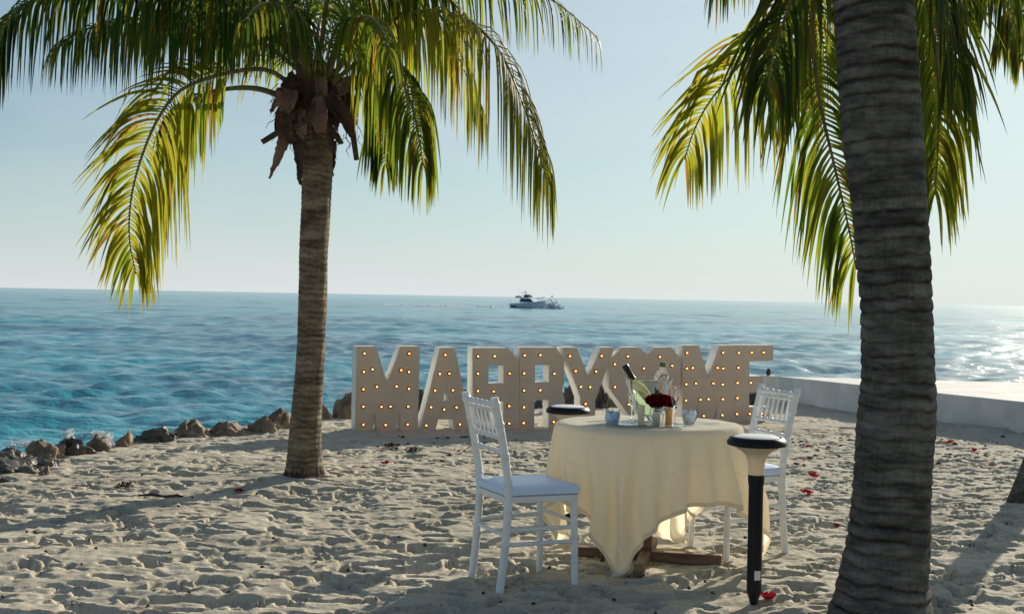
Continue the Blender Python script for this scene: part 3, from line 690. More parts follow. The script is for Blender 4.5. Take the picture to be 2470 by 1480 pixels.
# ------------------------------------------------------------------ chairs (x = forward, y = side, z = up)
def bamboo(mb, pts, r, rings, n=14):
    pts = [Vector(p) for p in pts]; seg = [0]
    for a, b_ in zip(pts[:-1], pts[1:]): seg.append(seg[-1] + (b_ - a).length)
    Lt = seg[-1]; P = []; RD = []
    ts = sorted(set([i / 24 for i in range(25)] + [q + e for q in rings for e in (-.012, -.006, 0, .006, .012) if 0 < q + e < 1]))
    for t in ts:
        d = t * Lt; i = max(j for j in range(len(seg) - 1) if seg[j] <= d + 1e-9)
        q = (d - seg[i]) / (seg[i + 1] - seg[i]); P.append(pts[i].lerp(pts[i + 1], q))
        rr_ = r
        for g in rings:
            e = abs(t - g)
            if e < .004: rr_ = r * 1.22
            elif e < .009: rr_ = r * 1.16
        RD.append(rr_)
    mb.tube(P, RD, n); return mb
def make_chair(loc, rz):
    t = empty('chiavari_chair', loc, rz)
    for s in (-1, 1):
        bamboo(MB(), [(.185, s * .195, -.03), (.175, s * .187, .43)], .0175, (.3, .55, .8)).build('leg', M_white, t)
        pts = []
        for i in range(13):
            q = i / 12; z = -.03 + .95 * q
            x = -.175 - .035 * (max(0, .42 - z) / .42) ** 1.6 - .088 * (max(0, z - .45) / .47) ** 1.4
            pts.append((x, s * (.175 + .008 * (q - .5)), z))
        bamboo(MB(), pts, .0195, (.25, .42, .56, .70, .86, .965)).build('back_post', M_white, t)
    # seat frame
    def rbox(x0, x1, yb, yf, z0, z1, dome=0, n=14, rc=.035):
        vs = []; ring = []
        pts = []
        for (cx, cy, a0) in ((x1 - rc, yf - rc, 0), (x0 + rc, yb - rc, 90), (x0 + rc, -yb + rc, 180), (x1 - rc, -yf + rc, 270)):
            for k in range(5): a = R(a0 + k * 22.5); pts.append((cx + rc * math.cos(a), cy + rc * math.sin(a)))
        cxm = (x0 + x1) / 2; m = len(pts); L_ = []
        prof = [(0.94, z0), (1, z0 + .008), (1, z1 - .012), (.985, z1 - .004), (.94, z1 + dome * .25), (.7, z1 + dome * .75), (.35, z1 + dome), (0.02, z1 + dome)]
        if not dome: prof = [(.5, z0), (1, z0), (1, z1), (.5, z1)]
        for sc_, z in prof:
            for p in pts: vs.append((cxm + (p[0] - cxm) * sc_, p[1] * sc_, z))
        fs = [(i * m + k, i * m + (k + 1) % m, (i + 1) * m + (k + 1) % m, (i + 1) * m + k) for i in range(len(prof) - 1) for k in range(m)]
        fs += [tuple(range(m))[::-1], tuple(range((len(prof) - 1) * m, len(prof) * m))]
        return MB().add(vs, fs)
    rbox(-.19, .205, .18, .21, .405, .437).build('seat_frame', M_white, t, bevel=.004)
    rbox(-.195, .21, .185, .215, .438, .478, dome=.016).build('cushion', M_cushion, t)
    def bx_(z):
        return -.175 - .088 * (max(0, z - .45) / .47) ** 1.4 if z > .45 else -.175 - .035 * (max(0, .42 - z) / .42) ** 1.6
    for z, r in ((.885, .013), (.858, .010), (.725, .012), (.655, .011)):
        x = bx_(z); bamboo(MB(), [(x, -.176, z), (x, .176, z)], r, (.17, .34, .5, .66, .83), 10).build('back_rail', M_white, t)
    for k in range(6):
        y = -.125 + k * .05
        P = []; RD = []
        for i in range(15):
            q = i / 14; z = .725 + .13 * q; P.append((bx_(z), y, z)); RD.append(.0068 + .005 * math.exp(-((q - .38) / .07) ** 2) + .002 * math.exp(-((q - .55) / .04) ** 2))
        MB().tube(P, RD, 8).build('spindle', M_white, t)
    for s in (-1, 1):
        for z in (.275, .205):
            bamboo(MB(), [(bx_(z), s * .175, z), (.181, s * .191, z)], .0105, (.33, .66), 10).build('stretcher', M_white, t)
    for z, x, wd in ((.25, bx_(.25), .175), (.30, .181, .190)):
        bamboo(MB(), [(x, -wd, z), (x, wd, z)], .0095, (.33, .66), 10).build('stretcher', M_white, t)
    return t
ch1 = make_chair((.085, 6.03, -.005), R(25))
tag(ch1, 'white chiavari chair with a white cushion left of the table, seen from behind', 'chair', 'white chiavari chairs at the table')
ch2 = copy_tree(ch1); ch2.location = (1.295, 6.79, -.005); ch2.rotation_euler = (0, 0, R(201))
tag(ch2, 'white chiavari chair at the far right side of the table, half hidden by the lamp', 'chair', 'white chiavari chairs at the table')

# ------------------------------------------------------------------ table
TH_, TR, TRY = .735, .50, .40
tb = empty('round_table', (TC.x, TC.y, 0), R(-12), 'round table on a brown wooden post with a cross shaped base, under the cream cloth', 'table')
MB().lathe([(0, TH_ - .035), (TR - .035, TH_ - .035), (TR - .028, TH_ - .03), (TR - .028, TH_ - .018), (TR - .034, TH_ - .012), (0, TH_ - .012)], 96, (0, 0, 0), Matrix.Rotation(R(12), 3, 'Z') @ Matrix.Diagonal((1, TRY / TR, 1))).build('tabletop', M_cushion, tb)
MB().box((0, 0, .36), (.062, .062, .68)).build('post', M_wood, tb, smooth=False, bevel=.004)
MB().box((.0, 0, .025), (.80, .055, .056)).build('base_beam', M_wood, tb, smooth=False, bevel=.004)
for s in (-1, 1):
    mb = MB(); vs = []
    for x in (-.025, .025): vs += [(x, s * .0285, .0), (x, s * .42, .0), (x, s * .42, .035), (x, s * .36, .056), (x, s * .0285, .056)]
    mb.add(vs, [(0, 1, 2, 3, 4), (9, 8, 7, 6, 5), (0, 5, 6, 1), (1, 6, 7, 2), (2, 7, 8, 3), (3, 8, 9, 4), (4, 9, 5, 0)]).build('base_arm', M_wood, tb, smooth=False, bevel=.003)
MB().box((0, 0, .69), (.7, .05, .03)).build('top_batten', M_wood, tb, smooth=False)

# cloth: position based drape, computed once
def drape():
    n = 66; side = 1.66; sp_ = side / (n - 1); ang = R(25)     # corners end up front-left, right, back, left
    g = np.linspace(-side / 2, side / 2, n); A, Bq = np.meshgrid(g, g, indexing='ij')
    th0 = R(-90 - 20 + 45)
    P = np.stack([A * math.cos(th0) - Bq * math.sin(th0), A * math.sin(th0) + Bq * math.cos(th0), np.full_like(A, TH_ + .012)], -1)
    rg = np.random.default_rng(11); P[..., 2] += .004 * rg.random(P.shape[:2]); P[..., :2] += rg.normal(0, .0008, P[..., :2].shape)
    n1 = np.array((math.cos(R(-65)), math.sin(R(-65)))); n2 = np.array((math.cos(R(-155)), math.sin(R(-155))))
    P[..., 0] += .015; P[..., 0] += -.05 * n1[0] + .02 * n2[0]; P[..., 1] += -.05 * n1[1] + .02 * n2[1]
    PIN = (np.hypot(P[..., 0], P[..., 1] / (TRY / TR)) < .40)[..., None]; P0 = P.copy(); P0[..., 2] = TH_ + .004; asp = TRY / TR
    V = np.zeros_like(P); dt = 1 / 60
    def cons(sa, sb, rest, k):
        a = P[sa]; b = P[sb]; d = b - a; l = np.sqrt((d * d).sum(-1, keepdims=True)); c = d * ((l - rest) / (l + 1e-9) * .5 * k)
        P[sa] += c; P[sb] -= c
    S = slice; E = []
    def pr(di, dj, par_i, par_j, step):
        pass
    for st in (0, 1):
        e = n - 1
        E.append(((S(st, e, 2), S(None)), (S(st + 1, n, 2), S(None)), sp_, 1.0))
        E.append(((S(None), S(st, e, 2)), (S(None), S(st + 1, n, 2)), sp_, 1.0))
    for st in (0, 1):
        E.append(((S(st, n - 1, 2), S(0, n - 1)), (S(st + 1, n, 2), S(1, n)), sp_ * 2 ** .5, .2))
        E.append(((S(st, n - 1, 2), S(1, n)), (S(st + 1, n, 2), S(0, n - 1)), sp_ * 2 ** .5, .2))
    for st in (0, 1, 2, 3):
        E.append(((S(st, n - 2, 4), S(None)), (S(st + 2, n, 4), S(None)), sp_ * 2, .035))
        E.append(((S(None), S(st, n - 2, 4)), (S(None), S(st + 2, n, 4)), sp_ * 2, .035))
    fix = []
    for sa, sb, r_, k in E:      # equal lengths
        ia = np.arange(n)[sa[0]]; ib = np.arange(n)[sb[0]]; m = min(len(ia), len(ib))
        ja = np.arange(n)[sa[1]]; jb = np.arange(n)[sb[1]]; q = min(len(ja), len(jb))
        fix.append((np.ix_(ia[:m], ja[:q]) if False else (S(ia[0], ia[m - 1] + 1, (ia[1] - ia[0])), S(ja[0], ja[q - 1] + 1, (ja[1] - ja[0]))),
                    (S(ib[0], ib[m - 1] + 1, (ib[1] - ib[0])), S(jb[0], jb[q - 1] + 1, (jb[1] - jb[0]))), r_, k))
    zt_ = TH_ + .004; Rr = TR + .006
    for step in range(250):
        Pp = P.copy(); V[..., 2] -= 4.2 * dt; V *= .965
        V[..., 0] += .10 * dt
        P += V * dt
        for it in range(16):
            for c in fix: cons(*c)
            P[:] = np.where(PIN, P0, P)
            r = np.hypot(P[..., 0], P[..., 1] / asp) + 1e-9
            ins = (r < Rr) & (P[..., 2] < zt_) & (P[..., 2] > zt_ - .05)
            top = ins & ((zt_ - P[..., 2]) < (Rr - r) + .004)
            P[..., 2] = np.where(top, zt_, P[..., 2])
            side_ = ins & ~top; sc_ = np.where(side_, Rr / r, 1.0)
            P[..., 0] *= sc_; P[..., 1] *= sc_
            P[..., 2] = np.maximum(P[..., 2], .02)
        V = (P - Pp) / dt
        ontop = (np.hypot(P[..., 0], P[..., 1]) < Rr) & (P[..., 2] < zt_ + .003) & (P[..., 2] > zt_ - .01)
        V[..., 0] *= np.where(ontop, .3, 1); V[..., 1] *= np.where(ontop, .3, 1)
    # corners gather into narrow hanging folds
    x, y = P[..., 0].copy(), P[..., 1].copy(); th = np.arctan2(y, x); rr = np.hypot(x, y); h = np.clip(TH_ - P[..., 2], 0, 1); k = sst(.02, .40, h)
    for c in (R(-113), R(-18), R(-200), R(68)):
        p = (th - c + math.pi) % (2 * math.pi) - math.pi; e = np.exp(-(p / R(25)) ** 2)
        th = th - p * .66 * k * e
        rr = rr + k * e * ((.10 if c == R(-18) else .030) + .026 * np.cos(p / R(21) * 3.6 + .5))
    P[..., 0] = rr * np.cos(th); P[..., 1] = rr * np.sin(th)
    return P, A, Bq
P, CA, CB = drape()
me = grid_mesh('tablecloth', P[..., 0], P[..., 1], P[..., 2], {'cu': CA + 2, 'cv': CB + 2}); me.materials.append(M_cloth)
# ironed fold creases, doubled hem and soft wrinkles, laid out in the cloth's own coordinates
_m = M_cloth; _n = _m.node_tree
_ps = [n for n in _n.nodes if n.type == 'BSDF_PRINCIPLED'][0]; _tr = [n for n in _n.nodes if n.type == 'BSDF_TRANSLUCENT'][0]
def _mt(op, a, b=None, c=None):
    q = N(_m, 'ShaderNodeMath', operation=op)
    for i_, v_ in enumerate((a, b, c)):
        if v_ is None: continue
        if isinstance(v_, (int, float)): q.inputs[i_].default_value = v_
        else: L(_m, v_, q.inputs[i_])
    return q.outputs[0]
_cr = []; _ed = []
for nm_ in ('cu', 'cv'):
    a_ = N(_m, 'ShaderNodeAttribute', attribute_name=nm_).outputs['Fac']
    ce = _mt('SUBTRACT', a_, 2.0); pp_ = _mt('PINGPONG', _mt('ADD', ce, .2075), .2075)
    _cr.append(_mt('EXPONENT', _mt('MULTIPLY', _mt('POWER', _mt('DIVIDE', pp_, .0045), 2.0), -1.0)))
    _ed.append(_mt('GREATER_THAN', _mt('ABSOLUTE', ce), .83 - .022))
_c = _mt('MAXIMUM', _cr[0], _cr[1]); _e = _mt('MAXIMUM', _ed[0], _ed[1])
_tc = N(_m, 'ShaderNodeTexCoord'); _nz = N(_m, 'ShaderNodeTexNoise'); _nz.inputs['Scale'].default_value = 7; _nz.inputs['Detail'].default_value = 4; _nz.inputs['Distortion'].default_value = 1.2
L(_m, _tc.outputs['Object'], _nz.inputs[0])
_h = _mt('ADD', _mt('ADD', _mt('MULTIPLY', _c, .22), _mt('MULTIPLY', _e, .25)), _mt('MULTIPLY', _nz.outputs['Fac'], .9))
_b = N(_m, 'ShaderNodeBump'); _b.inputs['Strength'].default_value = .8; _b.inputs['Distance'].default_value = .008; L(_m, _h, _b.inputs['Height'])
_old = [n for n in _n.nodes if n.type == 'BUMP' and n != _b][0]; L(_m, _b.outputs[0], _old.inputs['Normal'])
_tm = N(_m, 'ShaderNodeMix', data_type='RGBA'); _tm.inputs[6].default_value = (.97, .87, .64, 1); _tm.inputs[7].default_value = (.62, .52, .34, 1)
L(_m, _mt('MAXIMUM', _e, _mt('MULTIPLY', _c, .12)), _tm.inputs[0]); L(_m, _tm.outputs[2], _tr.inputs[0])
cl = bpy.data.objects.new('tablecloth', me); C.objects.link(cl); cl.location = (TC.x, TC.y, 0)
sm = cl.modifiers.new('sub', 'SUBSURF'); sm.levels = 1; sm.render_levels = 1
tag(cl, 'cream cloth draped over the round table, its corners hanging nearly to the sand', 'tablecloth')
TZ = TH_ + .0065

# ------------------------------------------------------------------ path lamps
def make_lamp(loc, rz, name='garden_lamp'):
    t = empty(name, loc, rz)
    MB().lathe([(.001, -.10), (.010, -.04), (.018, .0), (.022, .012), (.022, .02)], 20).build('spike', M_black, t)
    MB().lathe([(.022, .02), (.033, .05), (.034, .055), (.034, .545), (.038, .575), (.038, .598), (.020, .60)], 36).build('pole', M_black, t)
    MB().lathe([(.0365, .6), (.0372, .632), (.040, .662), (.049, .688), (.068, .708), (.098, .725), (.114, .733), (.05, .735)], 48).build('shade', M_lampwhite, t)
    MB().lathe([(.112, .7345), (.134, .738), (.138, .745), (.137, .756), (.122, .775), (.112, .778), (.104, .776), (.104, .770)], 48).build('ring', M_black, t)
    MB().lathe([(.0, .785), (.05, .784), (.09, .781), (.1035, .776), (.1035, .768), (.0, .768)], 48).build('top_cover', M_lamptop, t)
    return t
lp1 = make_lamp((0, 0, 0), 0); q = gnd(1818, 1450)
lp1.location = (q.x, q.y, ground_z(q.x, q.y) * .5 - .005)
mb = MB(); vs = []
for i in range(7):
    a = R(-100 + i * 9)
    for z in (.115, .158): vs.append((.0346 * math.cos(a), .0346 * math.sin(a), z))
mb.add(vs, [(2 * i, 2 * i + 2, 2 * i + 3, 2 * i + 1) for i in range(6)])
stk = mb.build('sticker', M_sticker, lp1)
tag(lp1, 'black garden lamp post with a wide white topped head in front of the table', 'garden lamp', 'black garden lamps by the table')
for z in (0,): 
    lp2 = copy_tree(lp1); q = atY(1370, 1000, 7.5); lp2.location = (q.x, q.y, -.055)
for chd in list(lp2.children):
    if chd.name.startswith('sticker'): bpy.data.objects.remove(chd)
tag(lp2, 'black garden lamp behind the left edge of the table, only its head showing', 'garden lamp', 'black garden lamps by the table')

# ------------------------------------------------------------------ things on the table
def tpos(px, d=0):   # point on the table top under photo column px, depth offset d from the table centre
    Y = TC.y + d; return Vector((atY(px, 1015, Y).x, Y, TZ))
# ice bucket with two bottles
bp = tpos(1563, .13)
bk = empty('ice_bucket', bp, 0, 'clear flared ice bucket on the table, behind the roses', 'ice bucket')
MB().lathe([(.0, 0), (.062, 0), (.070, .01), (.098, .12), (.132, .222), (.130, .224), (.095, .122), (.067, .014), (.0, .008)], 48, cap=False).build('bowl', M_clear, bk)
def tiltM(ax_deg, dirx): return Matrix.Rotation(R(ax_deg), 3, 'Y') @ Matrix.Rotation(R(dirx), 3, 'X')
Mt = tiltM(-32, 4)
bl = empty('champagne_bottle', bp + Vector((.035, -.01, .022)), 0, 'green champagne bottle with a black foil neck, tilted left in the ice bucket', 'bottle')
MB().lathe([(.0, .0), (.038, .002), (.042, .01), (.042, .15), (.040, .175), (.030, .205), (.020, .228), (.0155, .24), (.0155, .27)], 36, (0, 0, 0), Mt).build('glass_body', M_green, bl)
MB().lathe([(.0185, .235), (.0165, .25), (.0165, .295), (.0185, .30), (.0185, .318), (.015, .325), (.0, .327)], 24, (0, 0, 0), Mt).build('foil_neck', M_foil, bl)
Mt2 = tiltM(5, 3)
bw = empty('water_bottle', bp + Vector((.052, .03, .012)), 0, 'clear water bottle with a dark green cap, upright in the ice bucket', 'bottle')
MB().lathe([(.0, .0), (.033, .002), (.038, .01), (.037, .06), (.038, .10), (.037, .14), (.0385, .17), (.040, .20), (.036, .235), (.024, .262), (.013, .276), (.013, .285)], 36, (0, 0, 0), Mt2).build('plastic_body', M_clear, bw)
MB().lathe([(.0155, .278), (.0165, .28), (.0165, .300), (.014, .304), (0, .304)], 20, (0, 0, 0), Mt2).build('cap', M_cap, bw)
def flute(px, d, lab):
    p = tpos(px, d); t = empty('champagne_flute', p, 0, lab, 'glass', 'champagne flutes on the table')
    MB().lathe([(0, .001), (.032, .001), (.033, .003), (.012, .006), (.0045, .012), (.0038, .05), (.0042, .078), (.010, .092), (.019, .115), (.0245, .15), (.0255, .205),
                (.0245, .205), (.0235, .15), (.018, .117), (.009, .097), (.0, .094)], 28, cap=False).build('glass', M_glass, t)
flute(1524, -.02, 'champagne flute left of the roses, nearest the black bottle neck')
flute(1628, -.10, 'champagne flute right of the roses, beside the amber candle')
def candle(px, d, r, h, m, lab, glass=0):
    p = tpos(px, d); t = empty('candle', p, 0, lab, 'candle', 'candles among the table decorations')
    MB().lathe([(0, .004 if glass else 0), (r, .004 if glass else 0), (r, h - .004), (r - .004, h), (r * .5, h - .004), (0, h - .006)], 28).build('wax', m, t)
    MB().tube([(0, 0, h - .008), (.001, 0, h + .008)], .0012, 6).build('wick', M_foil, t)
    if glass:
        MB().lathe([(0, 0), (r + .006, 0), (r + .016, .02), (r + .018, .05), (r + .010, h + .018), (r + .008, h + .018), (r + .015, .05), (r + .013, .02), (r + .004, .003), (0, .003)], 28, cap=False).build('glass_holder', M_glass, t)
candle(1546, -.10, .020, .098, M_candle, 'tall cream pillar candle left of the rounded glass holder')
candle(1613, -.14, .019, .092, M_amber, 'amber pillar candle below the right rose, beside the flute')
candle(1583, -.18, .020, .070, M_candle, 'pale candle in a rounded glass holder under the roses', 1)
# second rounded glass vase with the rose stems
vp = tpos(1586, -.05)
bq = empty('rose_bouquet', vp, 0, 'bunch of dark red roses in a small round glass vase at the table centre', 'flowers')
MB().lathe([(0, 0), (.022, 0), (.036, .02), (.038, .05), (.026, .085), (.028, .095), (.026, .095), (.024, .085), (.036, .05), (.034, .02), (.02, .004), (0, .004)], 32, cap=False).build('vase', M_glass, bq)
def rose_mesh(rad, seed):
    rd = random.Random(seed); mb = MB()
    for k in range(19):
        ring = k / 18; ang = k * 2.399 + rd.uniform(-.2, .2); open_ = .10 + .62 * ring ** 1.3; Lp = rad * (.75 + .45 * ring); wd = rad * (.55 + .55 * ring)
        vs = []; nu, nv = 5, 5
        for i in range(nu):
            u = i / (nu - 1)
            for j in range(nv):
                v = (j / (nv - 1) - .5) * 2
                half = wd * math.sin(math.pi * min(1, .18 + u * .75)) ** .7 * (1 if u < .95 else .8)
                out_ = open_ * Lp * u + rad * .10 * (ring + .3) + .18 * rad * ring * u ** 3
                z = Lp * u * math.cos(open_ * .75) * .95 - .25 * rad * ring * u ** 4 + .04 * rad * rd.uniform(-1, 1)
                x = out_ - (half * v) ** 2 / (rad * 1.3) * .9; y = half * v
                ca, sa = math.cos(ang), math.sin(ang)
                vs.append((x * ca - y * sa, x * sa + y * ca, z))
        fs = [(i * nv + j, i * nv + j + 1, (i + 1) * nv + j + 1, (i + 1) * nv + j) for i in range(nu - 1) for j in range(nv - 1)]
        mb.add(vs, fs)
    return mb
for k, (dx, dy, dz, r, tx, ty) in enumerate(((-.008, -.012, .122, .050, -6, 8), (.052, -.004, .116, .048, 20, 0), (-.050, .004, .104, .042, -36, 0), (.016, .04, .112, .046, 5, -20), (.085, .02, .100, .038, 48, -10), (.022, -.050, .104, .040, 15, 35), (-.03, -.045, .100, .036, -20, 40))):
    ro = rose_mesh(r, k).build('rose', M_rose, bq, sub=1, loc=(dx, dy, dz)); ro.rotation_euler = (R(ty), R(tx), k * 1.1)
    MB().tube([(dx * .9, dy * .9, dz + .01), (dx * .3, dy * .3, .06), (-dx * .2, -dy * .2, .012)], .0028, 7).build('stem', M_stem, bq)
for k, (dx, dz, rz) in enumerate(((-.02, .165, 20), (-.045, .15, 60), (.0, .155, -15))):
    mb = MB(); vs = []
    for i in range(6):
        u = i / 5; wv = .011 * math.sin(math.pi * u) + .0004
        x = dx * u; z = .10 + (dz - .06) * u ; vs += [(x - wv, .0, z), (x, .003, z), (x + wv, .0, z)]
    fs = [(i * 3 + j, i * 3 + j + 1, i * 3 + 4 + j, i * 3 + 3 + j) for i in range(5) for j in range(2)]
    lf = mb.add(vs, fs).build('leaf', M_stem, bq); lf.rotation_euler = (0, 0, R(rz))
# napkins folded like a flower
def napkin(px, d, s, m, lab, seed):
    p = tpos(px, d); rd = random.Random(seed); mb = MB()
    for k in range(11):
        ang = k * 2 * math.pi / 11 + rd.uniform(-.15, .15); lean = rd.uniform(.1, .4); h = s * rd.uniform(.75, 1.1); wd = s * .42
        vs = []
        for i in range(5):
            u = i / 4
            for j in range(5):
                v = (j / 4 - .5) * 2; x = s * .22 + s * .45 * math.sin(u * 2.0) * (.5 + lean); y = wd * v * (1 - .75 * u ** 2.5); z = h * u
                x -= .25 * abs(v) * s * .3
                ca, sa = math.cos(ang), math.sin(ang); vs.append((x * ca - y * sa, x * sa + y * ca, z))
        mb.add(vs, [(i * 5 + j, i * 5 + j + 1, (i + 1) * 5 + j + 1, (i + 1) * 5 + j) for i in range(4) for j in range(4)])
    t = mb.build('napkin', m, None, loc=p); sol = t.modifiers.new('solid', 'SOLIDIFY'); sol.thickness = .002
    tag(t, lab, 'napkin', 'folded napkins on the table')
bq.scale = (.82, .82, .95)
napkin(1477, -.10, .070, M_napkin, 'pale blue napkin folded like a flower at the left place setting', 1)
napkin(1663, -.03, .070, M_napkinw, 'white napkin folded upright at the right place setting', 2)
def plate(px, d, lab):
    p = tpos(px, d)
    o = MB().lathe([(0, .001), (.06, .001), (.105, .012), (.106, .014), (.06, .004), (0, .004)], 40).build('plate', M_glass, None, loc=p); tag(o, lab, 'plate', 'glass plates on the table')
plate(1512, -.22, 'clear glass plate at the front left of the table'); plate(1606, -.26, 'clear glass plate at the front of the table below the candles')
def cutlery(px, d, rz, kind, lab):
    p = tpos(px, d); t = empty(kind, p + Vector((0, 0, .001)), R(rz), lab, kind, 'cutlery on the table')
    MB().box((-.045, 0, .002), (.09, .008, .003)).build('handle', M_steel, t, smooth=False, bevel=.001)
    if kind == 'knife': MB().add([(0, -.005, .001), (.09, -.007, .001), (.105, .004, .001), (0, .005, .001), (0, -.005, .003), (.09, -.007, .003), (.105, .004, .003), (0, .005, .003)],
        [(0, 3, 2, 1), (4, 5, 6, 7), (0, 1, 5, 4), (1, 2, 6, 5), (2, 3, 7, 6), (3, 0, 4, 7)]).build('blade', M_steel, t, smooth=False)
    else:
        mb = MB().box((.025, 0, .002), (.05, .018, .002))
        for k in range(3): mb.box((.07, -.0065 + k * .0065, .004), (.04, .003, .002))
        mb.build('tines', M_steel, t, smooth=False)
cutlery(1445, -.02, 40, 'fork', 'fork lying left of the pale blue napkin')
cutlery(1530, -.33, 8, 'knife', 'knife lying along the front edge of the table')
cutlery(1636, -.20, 25, 'knife', 'knife lying between the right flute and the white napkin')
cutlery(1698, -.02, -35, 'fork', 'fork lying right of the white napkin')

# ------------------------------------------------------------------ palms
def catmull(P, n):
    P = [Vector(p) for p in P]; P = [P[0] * 2 - P[1]] + P + [P[-1] * 2 - P[-2]]; out = []; m = len(P) - 3
    for i in range(n):
        t = i / (n - 1) * m; k = min(int(t), m - 1); u = t - k; a, b_, c, d = P[k:k + 4]
        out.append(.5 * ((2 * b_) + (c - a) * u + (2 * a - 5 * b_ + 4 * c - d) * u * u + (3 * b_ - a - 3 * c + d) * u ** 3))
    # arc length resample
    seg = [0]
    for a, b_ in zip(out[:-1], out[1:]): seg.append(seg[-1] + (b_ - a).length)
    res = []; j = 0
    for i in range(n):
        d = seg[-1] * i / (n - 1)
        while j < n - 2 and seg[j + 1] < d: j += 1
        q = (d - seg[j]) / max(1e-9, seg[j + 1] - seg[j]); res.append(out[j].lerp(out[j + 1], q))
    return res, seg[-1]
def trunk(parent, ctrl, radii, m, ringh=.055, seed=0, nseg=110, drow=.009, amp=.035, warp=.55, scs=1.0):
    """ctrl in world coordinates; parent located at ctrl[0]"""
    off = Vector(parent.location)
    L0 = sum((Vector(b_) - Vector(a)).length for a, b_ in zip(ctrl[:-1], ctrl[1:])); n = int(L0 / drow)
    P, Lt = catmull([Vector(c) - off for c in ctrl], n)
    rc, _ = catmull([Vector((r, i, 0)) for i, r in enumerate(radii)], n)
    ii = np.linspace(0, len(radii) - 1, n); rad = np.interp(ii * 1.0, range(len(radii)), radii)
    # parameterise radius by control index through arc length
    cl_ = [0]
    for a, b_ in zip(ctrl[:-1], ctrl[1:]): cl_.append(cl_[-1] + (Vector(b_) - Vector(a)).length)
    rad = np.interp(np.linspace(0, cl_[-1], n), cl_, radii)
    Pn = np.array([list(p) for p in P]); s = np.linspace(0, Lt, n)
    ph = np.linspace(0, 2 * math.pi, nseg + 1)
    PH, S_ = np.meshgrid(ph, s)
    cx_, sy_ = np.cos(PH), np.sin(PH)
    wr = warp * (fbm(cx_ * 1.5 + 5 + S_ * 1.2, sy_ * 1.5 + S_ * 1.7 + 9, seed, 3) - .5) * 2 + .25 * fbm(S_ * 3, S_ * 0, seed + 3, 2) * 2
    rp = S_ / ringh + wr; fr = rp - np.floor(rp)
    idn = vn(np.floor(rp), np.floor(rp) * 0, seed + 50)
    scar = np.exp(-(np.minimum(fr, 1 - fr) / (.08 + .12 * idn)) ** 2) * (.35 + .65 * idn) * scs * (.3 + 1.1 * fbm(cx_ * 2 + 7, S_ * 9 + sy_ * 2, seed + 71, 3))
    saw = (1 - fr) * .7 + .3 * idn
    br = vn(cx_ * 3.2 + 20, S_ * 6 + sy_ * 3.2, seed + 9)
    crack = fbm(PH * 14 / math.pi * (1), S_ * 3.0, seed + 13, 3)
    crack[:, -1] = crack[:, 0]
    d = amp * (saw - .5) * .9 - amp * .8 * scar + amp * .9 * (br - .5) + amp * .5 * (crack - .5)
    RRd = rad[:, None] * (1 + d)
    T = np.gradient(Pn, axis=0); T /= np.linalg.norm(T, axis=1, keepdims=True)
    A = np.cross(T, [0, 1, 0]); A /= np.linalg.norm(A, axis=1, keepdims=True); B_ = np.cross(T, A)
    XYZ = Pn[:, None, :] + RRd[..., None] * (cx_[..., None] * A[:, None, :] + sy_[..., None] * B_[:, None, :])
    me = grid_mesh('trunk', XYZ[..., 0], XYZ[..., 1], XYZ[..., 2], {'scar': scar}); me.materials.append(m)
    o = bpy.data.objects.new('trunk', me); C.objects.link(o); o.parent = parent
    bm = bmesh.new(); bm.from_mesh(me); bmesh.ops.recalc_face_normals(bm, faces=bm.faces); bm.to_mesh(me); bm.free()
    return o
frond_rd = random.Random(42)
